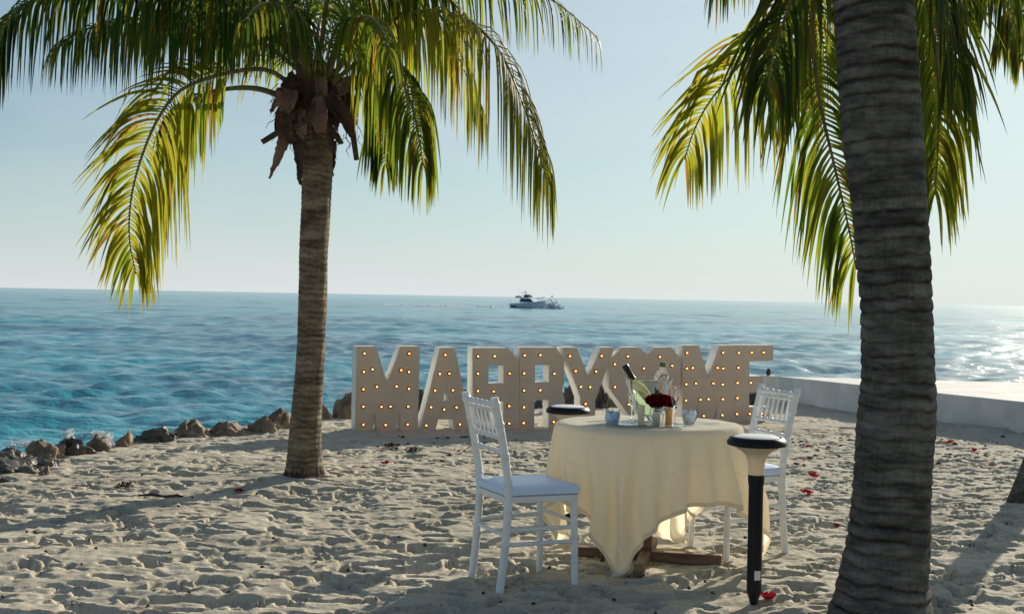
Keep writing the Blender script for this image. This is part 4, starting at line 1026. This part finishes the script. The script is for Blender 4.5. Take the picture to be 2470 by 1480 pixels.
def frond(parent, ctrl, n=62, Lmax=.62, nv=(0, -.6, 1), droop=.20, tint=(.10, .17, .025), yellow=.3, wmax=.0112, indiv=False, start=.16, rad=.019, fold=.35, sideL=(1, 1), sideD=(1, 1)):
    """one palm leaf: rachis mesh + leaflets as children"""
    off = Vector(parent.location); rd = frond_rd; n = int(n * 1.25); Lmax *= 1.13
    P, Lt = catmull([Vector(c) - off for c in ctrl], 90)
    rk = [rad * (1 - .82 * (i / 89)) * (1.35 if i < 3 else 1) for i in range(90)]
    rr_ = MB().tube(P[::3] + [P[-1]], rk[::3] + [rk[-1]], 7).build('frond', M_rachis, parent)
    nv = Vector(nv).normalized()
    V, Fc, COL = [], [], []
    Ms = []
    for sgn in (-1, 1):
        for i in range(n):
            u = start + (1 - start) * (i + rd.uniform(-.3, .3)) / n; u = min(max(u, start), .998)
            k = min(int(u * 89), 87); q = u * 89 - k
            p = P[k].lerp(P[k + 1], q); t = (P[k + 1] - P[k]).normalized()
            s_ = t.cross(nv)
            if s_.length < .15: s_ = t.cross(Vector((1, 0, .3)))
            s_.normalize(); up = s_.cross(t) if sgn > 0 else s_.cross(t)
            w_ = (u - start) / (1 - start)
            Ln = Lmax * (.50 + .5 * min(1, w_ / .22)) * (1 - .50 * max(0, (w_ - .5) / .5) ** 1.3) * (rd.uniform(.86, 1.08) if rd.random() > .07 else rd.uniform(.4, .8))
            Ln *= 1 + (sideL[0 if sgn < 0 else 1] - 1) * (1 - w_ ** 2.5)
            fwd = .45 + .75 * w_ ** 1.5
            if i >= n - 2: fwd = 2.2
            d = (t * fwd + s_ * sgn * 1.0 + up * rd.uniform(.05, .35) + Vector((rd.gauss(0, .11), rd.gauss(0, .09), rd.gauss(0, .11)))).normalized()
            g = droop * rd.uniform(.65, 1.5) * sideD[0 if sgn < 0 else 1]; brk = rd.random() < .12; bi = rd.randint(2, 4)
            ns = 9; st = Ln / ns; pos = p.copy(); vs = []; wl = wmax * rd.uniform(.8, 1.15)
            yy = max(0, min(1, yellow + rd.gauss(0, .22))); dry = rd.random() < .05
            c0 = Vector(tint).lerp(Vector((.21, .19, .040)), yy)
            if dry: c0 = Vector((.17, .10, .035))
            tipc = c0.lerp(Vector((.14, .095, .04)), .7)
            tw = rd.uniform(-.5, .5)
            cols = []
            for j in range(ns + 1):
                uu = j / ns
                hw = wl * (min(1, .35 + uu * 4) * (1 - max(0, (uu - .3) / .7) ** 1.4)) + .0005
                sd = d.cross(up)
                if sd.length < .05: sd = d.orthogonal()
                sd.normalize(); upn = sd.cross(d).normalized()
                sd2 = (sd * math.cos(tw * uu) + upn * math.sin(tw * uu)); up2 = sd2.cross(d)
                vs += [pos - sd2 * hw - up2 * hw * fold, pos.copy(), pos + sd2 * hw - up2 * hw * fold]
                cc = c0.lerp(tipc, max(0, (uu - .75) / .25) ** 2 * (.3 + .7 * yy))
                cols += [cc, cc * .8, cc]
                pos = pos + d * st
                gg = g * (1.5 if uu < .35 else .55)
                if brk and j == bi: gg = 1.6
                d = (d + Vector((0, 0, -1)) * gg).normalized(); up = (up - d * up.dot(d))
                if up.length < .05: up = d.orthogonal()
                up.normalize()
            fs = [(j * 3 + a, j * 3 + a + 1, (j + 1) * 3 + a + 1, (j + 1) * 3 + a) for j in range(ns) for a in range(2)]
            Ms.append((vs, fs, cols))
    def mk(name, items, stuff):
        mb = MB(); col = []
        for vs, fs, cols in items: mb.add(vs, fs); col += cols
        o = mb.build(name, M_leaf, rr_, ang=80)
        at = o.data.attributes.new('tint', 'FLOAT_COLOR', 'POINT')
        at.data.foreach_set('color', np.array([(c[0], c[1], c[2], 1) for c in col], np.float32).reshape(-1))
        if stuff: o['kind'] = 'stuff'
    if indiv:
        for it in Ms: mk('leaflet', [it], False)
    else: mk('leaflets', Ms, True)
    return rr_
# ---- left palm
Y1 = PB1.y
lp = lambda x, y, dy=0: atY(x, y, Y1 + dy)
p1 = empty('palm_tree', (PB1.x, PB1.y, 0), 0, 'short coconut palm with a slim ringed trunk on the left, its crown in full view', 'palm tree')
sc1 = Y1 / F
tp_ = [(732, 1180, 48), (733, 1150, 46), (734, 1100, 42), (739, 1000, 36.5), (747, 900, 34.5), (752, 800, 34), (755, 700, 34.5), (757, 600, 34.5), (762, 500, 35.5), (766, 400, 36.5), (762, 330, 38), (760, 250, 38)]
ctrl = [lp(a, b_) for a, b_, c in tp_]; ctrl[0].z = -.06
o = trunk(p1, ctrl, [c * sc1 for a, b_, c in tp_], M_trunk1, .043, 3, 100, .008, .05)
# root skirt
mb = MB(); rd = random.Random(2)
for i in range(46):
    a = rd.uniform(0, 6.28); r0 = .125; r1 = rd.uniform(.16, .24)
    mb.tube([(r0 * math.cos(a), r0 * math.sin(a), .10 + rd.uniform(0, .05)), ((r0 + .025) * math.cos(a), (r0 + .025) * math.sin(a), .04), (r1 * math.cos(a + .1), r1 * math.sin(a + .1), -.02)], [.008, .009, .005], 6)
ro = mb.build('root_skirt', M_husk, p1); ro['kind'] = 'stuff'
HB = lp(762, 210)
G = (.026, .060, .020); GM = (.055, .105, .02); YG = (.11, .16, .022)
F1 = frond(p1, [lp(705, 205, -.05), lp(640, 168, -.1), lp(540, 178, -.15), lp(440, 215, -.2), lp(385, 280, -.25), lp(345, 370, -.28), lp(318, 470, -.3), lp(312, 570, -.3), lp(328, 660, -.3)],
    n=60, Lmax=.60, nv=(.2, -1, .35), droop=.16, tint=YG, yellow=.62, indiv=True, start=.22, sideL=(1.5, .95), sideD=(2.6, .9))
frond(p1, [lp(700, 240, .1), lp(620, 214, .25), lp(540, 216, .4), lp(470, 240, .55), lp(420, 290, .7), lp(400, 360, .8)], n=40, Lmax=.48, nv=(0, .2, 1), droop=.5, tint=G, yellow=.2, start=.45, rad=.026)
frond(p1, [lp(735, 170, 0), lp(640, 70, -.3), lp(500, 0, -.6), lp(330, -40, -.9), lp(160, -30, -1.1), lp(40, 30, -1.2), lp(-20, 120, -1.2)], n=72, Lmax=.76, nv=(0, .15, 1), droop=.55, tint=G, yellow=.05, start=.18, rad=.024)
frond(p1, [lp(735, 180, 0), lp(620, 95, -.1), lp(480, 50, -.1), lp(340, 45, -.1), lp(210, 70, -.1), lp(130, 120, -.1)], n=64, Lmax=.58, nv=(0, .1, 1), droop=.55, tint=G, yellow=.08, start=.2)
frond(p1, [lp(745, 160, 0), lp(690, 20, .1), lp(590, -80, .2), lp(450, -130, .3), lp(300, -130, .4), lp(150, -80, .5)], n=60, Lmax=.66, nv=(0, -.2, 1), droop=.5, tint=G, yellow=.1)
frond(p1, [lp(750, 160, 0), lp(740, 0, .2), lp(690, -140, .5), lp(600, -240, .8), lp(480, -300, 1.0)], n=56, Lmax=.6, nv=(0, -.4, 1), droop=.3, tint=GM, yellow=.2)
frond(p1, [lp(740, 190, .2), lp(660, 120, .6), lp(580, 90, 1.0), lp(520, 110, 1.4), lp(490, 160, 1.6)], n=46, Lmax=.55, nv=(0, -.8, .6), droop=.35, tint=YG, yellow=.35)
frond(p1, [lp(770, 160, 0), lp(790, 0, -.3), lp(830, -120, -.8), lp(860, -180, -1.4), lp(880, -170, -2.0)], n=50, Lmax=.55, nv=(.2, .2, 1), droop=.35, tint=GM, yellow=.2)
F7 = frond(p1, [lp(800, 190, 0), lp(880, 90, -.1), lp(1000, 30, -.2), lp(1110, 40, -.25), lp(1195, 110, -.3), lp(1245, 210, -.3), lp(1285, 320, -.3), lp(1318, 430, -.3)],
    n=58, Lmax=.88, nv=(-.1, -.2, 1), droop=.62, tint=YG, yellow=.6, indiv=True, start=.2)
frond(p1, [lp(790, 170, 0), lp(870, 20, .2), lp(1010, -70, .4), lp(1180, -60, .6), lp(1330, 0, .8), lp(1440, 90, .9)], n=60, Lmax=.66, nv=(0, -.3, 1), droop=.5, tint=GM, yellow=.35)
frond(p1, [lp(800, 200, -.1), lp(870, 150, -.3), lp(940, 160, -.5), lp(985, 230, -.6), lp(1010, 330, -.7), lp(1020, 400, -.7)], n=48, Lmax=.62, nv=(-.3, -.3, .9), droop=.60, tint=GM, yellow=.35)
frond(p1, [lp(800, 200, 0), lp(860, 190, .2), lp(905, 240, .3), lp(925, 320, .4), lp(930, 400, .4)], n=42, Lmax=.46, nv=(-.2, -.7, .8), droop=.4, tint=G, yellow=.25)
frond(p1, [lp(800, 190, 0), lp(880, 70, .3), lp(980, 40, .6), lp(1070, 80, .8), lp(1120, 170, 1.0), lp(1150, 260, 1.0)], n=56, Lmax=.80, nv=(0, -.2, 1), droop=.60, tint=YG, yellow=.3)
frond(p1, [lp(790, 190, -.1), lp(830, 80, -.5), lp(880, 40, -.9), lp(920, 70, -1.2), lp(940, 130, -1.4)], n=44, Lmax=.50, nv=(0, -.1, 1), droop=.45, tint=GM, yellow=.25)
frond(p1, [lp(765, 180, .1), lp(770, 60, .6), lp(800, -20, 1.2), lp(850, -40, 1.8), lp(900, 0, 2.3)], n=48, Lmax=.55, nv=(0, .3, 1), droop=.4, tint=GM, yellow=.3)
frond(p1, [lp(750, 190, -.1), lp(720, 80, -.6), lp(680, 20, -1.1), lp(630, 10, -1.5), lp(590, 50, -1.8)], n=46, Lmax=.48, nv=(0, .1, 1), droop=.5, tint=G, yellow=.1)
frond(p1, [lp(740, 165, .1), lp(610, 20, .3), lp(430, -50, .5), lp(240, -60, .7), lp(80, -10, .8), lp(0, 60, .8)], n=60, Lmax=.62, nv=(0, .1, 1), droop=.55, tint=G, yellow=.05)
frond(p1, [lp(745, 160, .1), lp(660, 60, .5), lp(540, 10, .9), lp(420, 20, 1.3), lp(320, 70, 1.5)], n=54, Lmax=.58, nv=(0, .1, 1), droop=.5, tint=G, yellow=.05)
frond(p1, [lp(750, 150, -.1), lp(700, 10, -.4), lp(600, -60, -.7), lp(480, -60, -.9), lp(380, 0, -1.0)], n=54, Lmax=.60, nv=(0, .1, 1), droop=.55, tint=G, yellow=.05)
frond(p1, [lp(790, 165, 0), lp(850, 20, 0), lp(950, -40, .0), lp(1060, -20, -.1), lp(1140, 60, -.1)], n=56, Lmax=.62, nv=(0, .1, 1), droop=.5, tint=GM, yellow=.3)
# crown heart: husks, sheaths, cut stubs, spathes
def husk(ctrl, wd, m, seed=0, curl=.7, name='husk', wp=None):
    rd = random.Random(seed); P_, _ = catmull([Vector(c) - Vector(p1.location) for c in ctrl], 16); vs = []; nv_ = 7
    for i, p in enumerate(P_):
        u = i / 15; t = (P_[min(i + 1, 15)] - P_[max(i - 1, 0)]).normalized()
        s_ = t.cross(Vector((0, -1, .2)))
        if s_.length < .1: s_ = Vector((1, 0, 0))
        s_.normalize(); nn = s_.cross(t)
        hw = wd * (wp(u) if wp else (math.sin(math.pi * min(1, .25 + u * .74)) ** .8))
        for j in range(nv_):
            a = (j / (nv_ - 1) - .5) * 2 * curl * 1.5
            vs.append(p + s_ * math.sin(a) / max(.3, math.sin(min(1.5, curl * 1.5))) * hw + nn * (1 - math.cos(a)) * hw * .9 + Vector((rd.gauss(0, .0035), rd.gauss(0, .0035), rd.gauss(0, .0035))))
    fs = [(i * nv_ + j, i * nv_ + j + 1, (i + 1) * nv_ + j + 1, (i + 1) * nv_ + j) for i in range(15) for j in range(nv_ - 1)]
    o = MB().add(vs, fs).build(name, m, p1); s_ = o.modifiers.new('s', 'SOLIDIFY'); s_.thickness = .008; return o
husk([lp(728, 60, -.22), lp(722, 110, -.24), lp(735, 165, -.25)], .055, M_spathe, 1, .8, 'flower_spathe')
husk([lp(735, 235, -.10), lp(690, 275, -.20), lp(692, 325, -.18), lp(722, 352, -.12)], .06, M_husk, 2, .8)
husk([lp(700, 215, -.18), lp(690, 250, -.22), lp(688, 280, -.18)], .075, M_spathe, 3, .6, 'leaf_sheath')
husk([lp(790, 230, -.18), lp(830, 280, -.25), lp(845, 330, -.22)], .05, M_husk, 4, .8)
husk([lp(770, 230, -.22), lp(770, 280, -.26), lp(775, 320, -.22)], .06, M_spathe, 5, .5, 'leaf_sheath', lambda u: .1 + .9 * math.sin(math.pi * (u * .75 + .1)))
husk([lp(690, 330, -.12), lp(672, 375, -.15), lp(650, 430, -.15)], .045, M_spathe, 6, .6, 'leaf_sheath', lambda u: (1 - u) ** .8 + .03)
husk([lp(720, 345, -.15), lp(722, 390, -.17), lp(724, 445, -.16)], .042, M_husk, 7, .7, 'husk', lambda u: 1 - u * .9)
husk([lp(800, 340, .0), lp(803, 380, .02), lp(800, 425, .02)], .03, M_husk, 8, .7, 'husk', lambda u: 1 - u * .8)
husk([lp(815, 220, -.2), lp(850, 205, -.25), lp(868, 215, -.22)], .05, M_spathe, 9, .7, 'leaf_sheath')
husk([lp(760, 250, .12), lp(700, 260, .1), lp(680, 310, .08), lp(700, 345, .05)], .06, M_husk, 10, .9)
husk([lp(800, 250, .12), lp(830, 270, .1), lp(840, 300, .08)], .06, M_husk, 11, .9)
rdh = random.Random(31)
for k in range(22):
    a = k * 2.399; ex = math.cos(a) * 62; dy = math.sin(a) * .24; y0 = rdh.uniform(175, 285); ln = rdh.uniform(45, 110); fl = rdh.uniform(.7, 1.5)
    husk([lp(757 + ex * .7, y0, dy * .7), lp(757 + ex * fl, y0 + ln * .45, dy * fl), lp(757 + ex * fl * rdh.uniform(.75, 1.25), y0 + ln, dy * fl)], rdh.uniform(.03, .065), rdh.choice((M_husk, M_husk, M_spathe)), 40 + k, rdh.uniform(.5, .9),
         'leaf_sheath', (lambda e: (lambda u: (1 - u) ** e * .95 + .05))(rdh.uniform(.4, .9)))
def stub(a, b_, r):
    P_ = [Vector(x) - Vector(p1.location) for x in (a, a.lerp(b_, .5) + Vector((0, 0, .015)), b_)]
    MB().tube(P_, [r * 1.3, r, r * .85], 9, flat=.6).build('cut_leaf_stub', M_husk, p1)
stub(lp(735, 290, -.16), lp(632, 343, -.24), .030); stub(lp(845, 290, -.2), lp(860, 386, -.24), .022)
stub(lp(700, 240, -.1), lp(668, 222, -.2), .045); stub(lp(790, 300, -.18), lp(822, 345, -.28), .03)
mb = MB(); rd = random.Random(8)          # fibrous heart of the crown
vs = []; n_ = 26
for i in range(18):
    q = i / 17; y_ = 150 + 205 * q; r_ = (36 * math.sin(math.pi * (.18 + .68 * q)) ** .8 + 14) * sc1
    c_ = lp(756 + 6 * math.sin(q * 6), y_) - Vector(p1.location)
    for k in range(n_):
        a = 2 * math.pi * k / n_; r2 = r_ * (1 + .22 * math.sin(a * 5 + q * 9) + rd.uniform(-.08, .08)); vs.append(c_ + Vector((r2 * math.cos(a), r2 * .85 * math.sin(a), 0)))
mb.add(vs, [(i * n_ + k, i * n_ + (k + 1) % n_, (i + 1) * n_ + (k + 1) % n_, (i + 1) * n_ + k) for i in range(17) for k in range(n_)] + [tuple(range(n_)), tuple(range(17 * n_, 18 * n_))[::-1]])
mb.build('crown_heart', M_husk, p1)
mb = MB()
for i in range(130):
    c_ = lp(rd.uniform(665, 870), rd.uniform(180, 350), rd.uniform(-.3, .1)) - Vector(p1.location)
    d_ = Vector((rd.gauss(0, .05), rd.gauss(0, .03), -rd.uniform(.04, .16))); e_ = Vector((rd.gauss(0, .03), rd.gauss(0, .02), 0))
    mb.tube([c_, c_ + d_ * .5 + e_, c_ + d_], [.0035, .0028, .001], 5)
fb = mb.build('fibres', M_husk, p1); fb['kind'] = 'stuff'

# ---- near palm on the right
Y2 = PB2.y; lq = lambda x, y, dy=0: atY(x, y, Y2 + dy)
p2 = empty('palm_tree', (PB2.x, PB2.y, 0), 0, 'big palm with a thick dark grey trunk standing closest on the right', 'palm tree')
sc2 = Y2 / F
tp_ = [(2118, 1560, 150), (2121, 1500, 128), (2126, 1460, 117), (2132, 1400, 107), (2141, 1320, 98), (2148, 1230, 93), (2154, 1140, 91.5), (2160, 1040, 92.5), (2166, 900, 87), (2160, 720, 84.5), (2147, 513, 88.5), (2124, 257, 96.5), (2105, 0, 93), (2092, -200, 90), (2086, -420, 88)]
ctrl = [lq(a, b_) for a, b_, c in tp_]; ctrl[0].z = -.05
trunk(p2, ctrl, [c * sc2 for a, b_, c in tp_], M_trunk2, .060, 11, 150, .0075, .050, .30, 1.35)
hx, hy = 2084, -430
def fr2(pts, **kw): return frond(p2, [lq(hx, hy, .05)] + [lq(*p) for p in pts], **kw)
fr2([(2020, -330, .3), (1950, -140, .9), (1885, 20, 1.4), (1820, 115, 1.7), (1760, 185, 1.8), (1704, 257, 1.85), (1668, 330, 1.9), (1652, 385, 1.9)], n=58, Lmax=.60, nv=(.2, -1, .3), droop=.17, tint=YG, yellow=.62, indiv=True, start=.35, wmax=.0098, sideL=(1.15, .95), sideD=(2.2, .9))
fr2([(2060, -300, .3), (1990, -120, .6), (1960, 60, .8), (1975, 230, .9), (2010, 390, 1.0), (2045, 540, 1.05), (2066, 650, 1.1)], n=60, Lmax=.62, nv=(-.2, -1, .2), droop=.28, tint=GM, yellow=.3, start=.25, wmax=.0098, indiv=True)
fr2([(2040, -300, .2), (1970, -140, .3), (1910, 0, .4), (1870, 120, .45), (1850, 220, .5)], n=36, Lmax=.52, nv=(0, -.5, .8), droop=.32, tint=G, yellow=.15, start=.3, wmax=.0092)
fr2([(2010, -380, .4), (1920, -270, .8), (1830, -180, 1.1), (1760, -110, 1.3), (1730, -40, 1.4)], n=50, Lmax=.48, nv=(0, -.2, 1), droop=.5, tint=G, yellow=.15, wmax=.0092)
fr2([(2030, -260, .6), (1990, -60, 1.1), (1960, 60, 1.5), (1930, 160, 1.8), (1915, 260, 2.0)], n=60, Lmax=.60, nv=(0, -.9, .4), droop=.3, tint=GM, yellow=.35, start=.3)
fr2([(2150, -280, .3), (2215, -80, .6), (2250, 80, .8), (2265, 230, .9), (2262, 360, 1.0), (2255, 470, 1.0)], n=66, Lmax=.58, nv=(.2, -1, .2), droop=.28, tint=YG, yellow=.3, start=.25, wmax=.0098)
fr2([(2160, -330, .2), (2230, -180, .4), (2275, -30, .5), (2300, 90, .6), (2310, 190, .6)], n=36, Lmax=.50, nv=(0, -.6, .8), droop=.34, tint=G, yellow=.15, start=.3, wmax=.0092)
fr2([(2170, -340, .4), (2280, -240, .8), (2370, -130, 1.1), (2420, -20, 1.3), (2440, 70, 1.4)], n=56, Lmax=.55, nv=(0, -.4, 1), droop=.42, tint=G, yellow=.2, wmax=.0092)
fr2([(2150, -260, .9), (2190, -50, 1.5), (2205, 120, 1.8), (2215, 280, 2.0), (2222, 400, 2.1)], n=60, Lmax=.60, nv=(-.2, -.9, .4), droop=.3, tint=YG, yellow=.35, start=.3)
for k, (ax, el) in enumerate(((20, 65), (60, 75), (235, 60), (300, 45), (-30, 50), (270, 60))):
    a = R(ax); e = R(el); h0 = lq(hx, hy, .05); dr = Vector((math.cos(a), math.sin(a), 0))
    if dr.y < 0: dr *= .8
    P_ = [h0] + [h0 + dr * (2.0 * q) + Vector((0, 0, 2.0 * q * math.tan(e) * .6 - 1.5 * q * q * (1 + math.tan(e) * .4))) for q in (.25, .5, .75, 1)]
    frond(p2, P_, n=46, Lmax=.55, nv=(0, 0, 1), droop=.35, tint=GM, yellow=.2)

# ---- third palm at the right edge
Y3 = PB3.y; lr = lambda x, y, dy=0: atY(x, y, Y3 + dy)
p3 = empty('palm_tree', (PB3.x, PB3.y, 0), 0, 'dark leaning palm at the right picture edge, only its foot and frond tips showing', 'palm tree')
sc3 = Y3 / F
tp_ = [(2472, 1240, 46), (2480, 1200, 42), (2505, 1120, 36), (2560, 950, 34), (2620, 700, 33), (2655, 400, 33), (2665, 100, 33), (2660, -60, 34)]
ctrl = [lr(a, b_) for a, b_, c in tp_]; ctrl[0].z = -.06
trunk(p3, ctrl, [c * sc3 for a, b_, c in tp_], M_trunk2, .045, 21, 60, .02, .05)
def fr3(pts, **kw): return frond(p3, [lr(2660, -60)] + [lr(*p) for p in pts], **kw)
fr3([(2560, -110, -.2), (2460, -100, -.4), (2370, -50, -.5), (2310, 30, -.6)], n=56, Lmax=.46, droop=.5, tint=G, yellow=.1, nv=(0, 0, 1))
fr3([(2580, -80, .1), (2500, -40, .2), (2450, 20, .3), (2420, 110, .3)], n=48, Lmax=.46, droop=.45, tint=G, yellow=.15, nv=(0, -.5, 1))
fr3([(2600, -30, -.1), (2530, 0, -.2), (2480, 60, -.3), (2465, 150, -.3)], n=44, Lmax=.40, droop=.4, tint=GM, yellow=.15, nv=(0, -.5, 1))
for k, (ax, el) in enumerate(((0, 40), (60, 30), (110, 50), (180, 60), (250, 40), (310, 30))):
    a = R(ax); e = R(el); h0 = lr(2660, -60); dr = Vector((math.cos(a), math.sin(a), 0))
    if ax == 180: dr *= .5
    P_ = [h0] + [h0 + dr * (2.0 * q) + Vector((0, 0, 2.0 * q * math.tan(e) * .6 - 1.5 * q * q)) for q in (.25, .5, .75, 1)]
    frond(p3, P_, n=40, Lmax=.55, nv=(0, 0, 1), droop=.35, tint=GM, yellow=.2)

# ------------------------------------------------------------------ small things on the sand
def petal(px, py, s, lab, seed):
    q = gnd(px, py); rd = random.Random(seed); mb = MB()
    for k in range(3):
        a = rd.uniform(0, 6.28); cx_, cy_ = rd.gauss(0, s * .3), rd.gauss(0, s * .3); vs = []
        for i in range(5):
            for j in range(5):
                u, v = i / 4, (j / 4 - .5) * 2; hw = s * .5 * math.sin(math.pi * (.12 + .8 * u)); x = s * (u - .5); y = hw * v; z = .30 * s * (v * v + (u - .4) ** 2 * 2) + .08 * s * k
                vs.append((cx_ + x * math.cos(a) - y * math.sin(a), cy_ + x * math.sin(a) + y * math.cos(a), z + .002))
        mb.add(vs, [(i * 5 + j, i * 5 + j + 1, (i + 1) * 5 + j + 1, (i + 1) * 5 + j) for i in range(4) for j in range(4)])
    o = mb.build('red_petals', M_petal, None, sub=1, loc=(q.x, q.y, ground_z(q.x, q.y) + .003)); tag(o, lab, 'petals', 'red petals scattered on the sand')
PET = [(1965, 1150, .07, 'largest pink red petals right of the second chair, level with its seat'), (1945, 1192, .06, 'dark red curled petals right of the second chair, just below its seat'),
 (1990, 1218, .035, 'small red petals halfway between the second chair and the big trunk'), (1873, 1256, .04, 'red petals left of the second chair rear leg, beside the cloth'),
 (1945, 1076, .05, 'dark red petals right of the garden lamp head'), (1938, 1112, .03, 'tiny red petal directly right of the second chair post'),
 (1845, 1442, .06, 'dark red petals beside the spike of the front garden lamp'), (576, 1198, .04, 'red petals left of the palm foot, at the end of its shadow'),
 (762, 1213, .035, 'pair of red petals just in front of the slim palm foot'), (863, 1354, .04, 'red petals in the open sand left of the first chair'),
 (930, 1126, .05, 'pink petals on the sand in front of the letters M and A'), (880, 1137, .03, 'small faded petal right of the slim palm, near the letters'),
 (2288, 1072, .06, 'row of pink petals right of the big trunk at the wall shadow'), (2350, 1090, .05, 'pink petals further right on the sand below the low wall'),
 (2392, 1120, .035, 'small red petal near the right edge, above the leaning palm foot'), (2460, 1122, .04, 'red petals at the right picture edge below the wall'),
 (1108, 1090, .03, 'small red petal in the letter shadow, below the A'), (920, 1090, .025, 'tiny red petal in the shadow below the first M'),
 (2020, 1268, .03, 'lone small petal close to the left side of the big trunk')]
for i, (a, b_, s_, l_) in enumerate(PET): petal(a, b_, s_, l_, i)
# dry litter in the shadow strip before the letters
mb = MB(); rd = random.Random(12)
for i in range(210):
    px = rd.choice((rd.uniform(900, 1400), rd.uniform(1880, 2460))); py = rd.uniform(1052, 1130)
    if i > 110: px, py = rd.uniform(0, 2460), rd.uniform(1130, 1475)
    q = gnd(px, py); s_ = rd.uniform(.006, (.024 if i <= 110 else .0085)); z0 = ground_z(q.x, q.y)
    a = rd.uniform(0, 6.28); vs = []
    for j in range(6):
        b_ = a + j * math.pi / 3; r_ = s_ * rd.uniform(.5, 1.3); vs.append((q.x + r_ * math.cos(b_) * 1.6, q.y + r_ * math.sin(b_), z0 + .004 + rd.uniform(0, .012)))
    vs.append((q.x, q.y, z0 + .02 + s_ * .3)); mb.add(vs, [(j, (j + 1) % 6, 6) for j in range(6)])
lt = mb.build('leaf_litter', M_weed, None, smooth=False); tag(lt, 'dark bits of dry leaf and seaweed strewn over the shaded sand', 'litter', None, 'stuff')
def weed_shade_clump(px, py, wpx, lab, seed):
    q = gnd(px, py); rd = random.Random(seed); mb = MB(); s_ = wpx * q.y / F
    for i in range(26):
        x, y = rd.gauss(0, s_ * .25), rd.gauss(0, .035); a = rd.uniform(-.6, .6); l_ = s_ * rd.uniform(.15, .35)
        mb.tube([(x - l_ * math.cos(a) / 2, y - l_ * math.sin(a) / 2, .004), (x, y, rd.uniform(.01, .04)), (x + l_ * math.cos(a) / 2, y + l_ * math.sin(a) / 2, .004)], [.003, .007, .002], 5)
    o = mb.build('seaweed_shade_clump', M_weed, None, loc=(q.x, q.y, ground_z(q.x, q.y) + .002)); tag(o, lab, 'seaweed', 'seaweed clumps on the sand')
weed_shade_clump(946, 1080, 34, 'clump of dark seaweed in the shadow below the first M', 1)
weed_shade_clump(995, 1092, 30, 'clump of dark seaweed in the shadow below the A', 2)
weed_shade_clump(298, 1178, 30, 'dark clump standing for pit shade on the left sand, behind the driftwood stick', 3)  # no weed here: dark strands added in place of a pit's shadow
q = gnd(392, 1206)
st = MB().tube([(-.17, .03, .01), (-.08, .01, .022), (.02, .0, .012), (.10, -.012, .024), (.17, -.01, .008)], [.006, .010, .008, .009, .004], 8).build('driftwood_stick', M_weed, None, loc=(q.x, q.y, ground_z(q.x, q.y) + .004))
tag(st, 'thin dark driftwood stick lying on the sand at the left', 'stick')
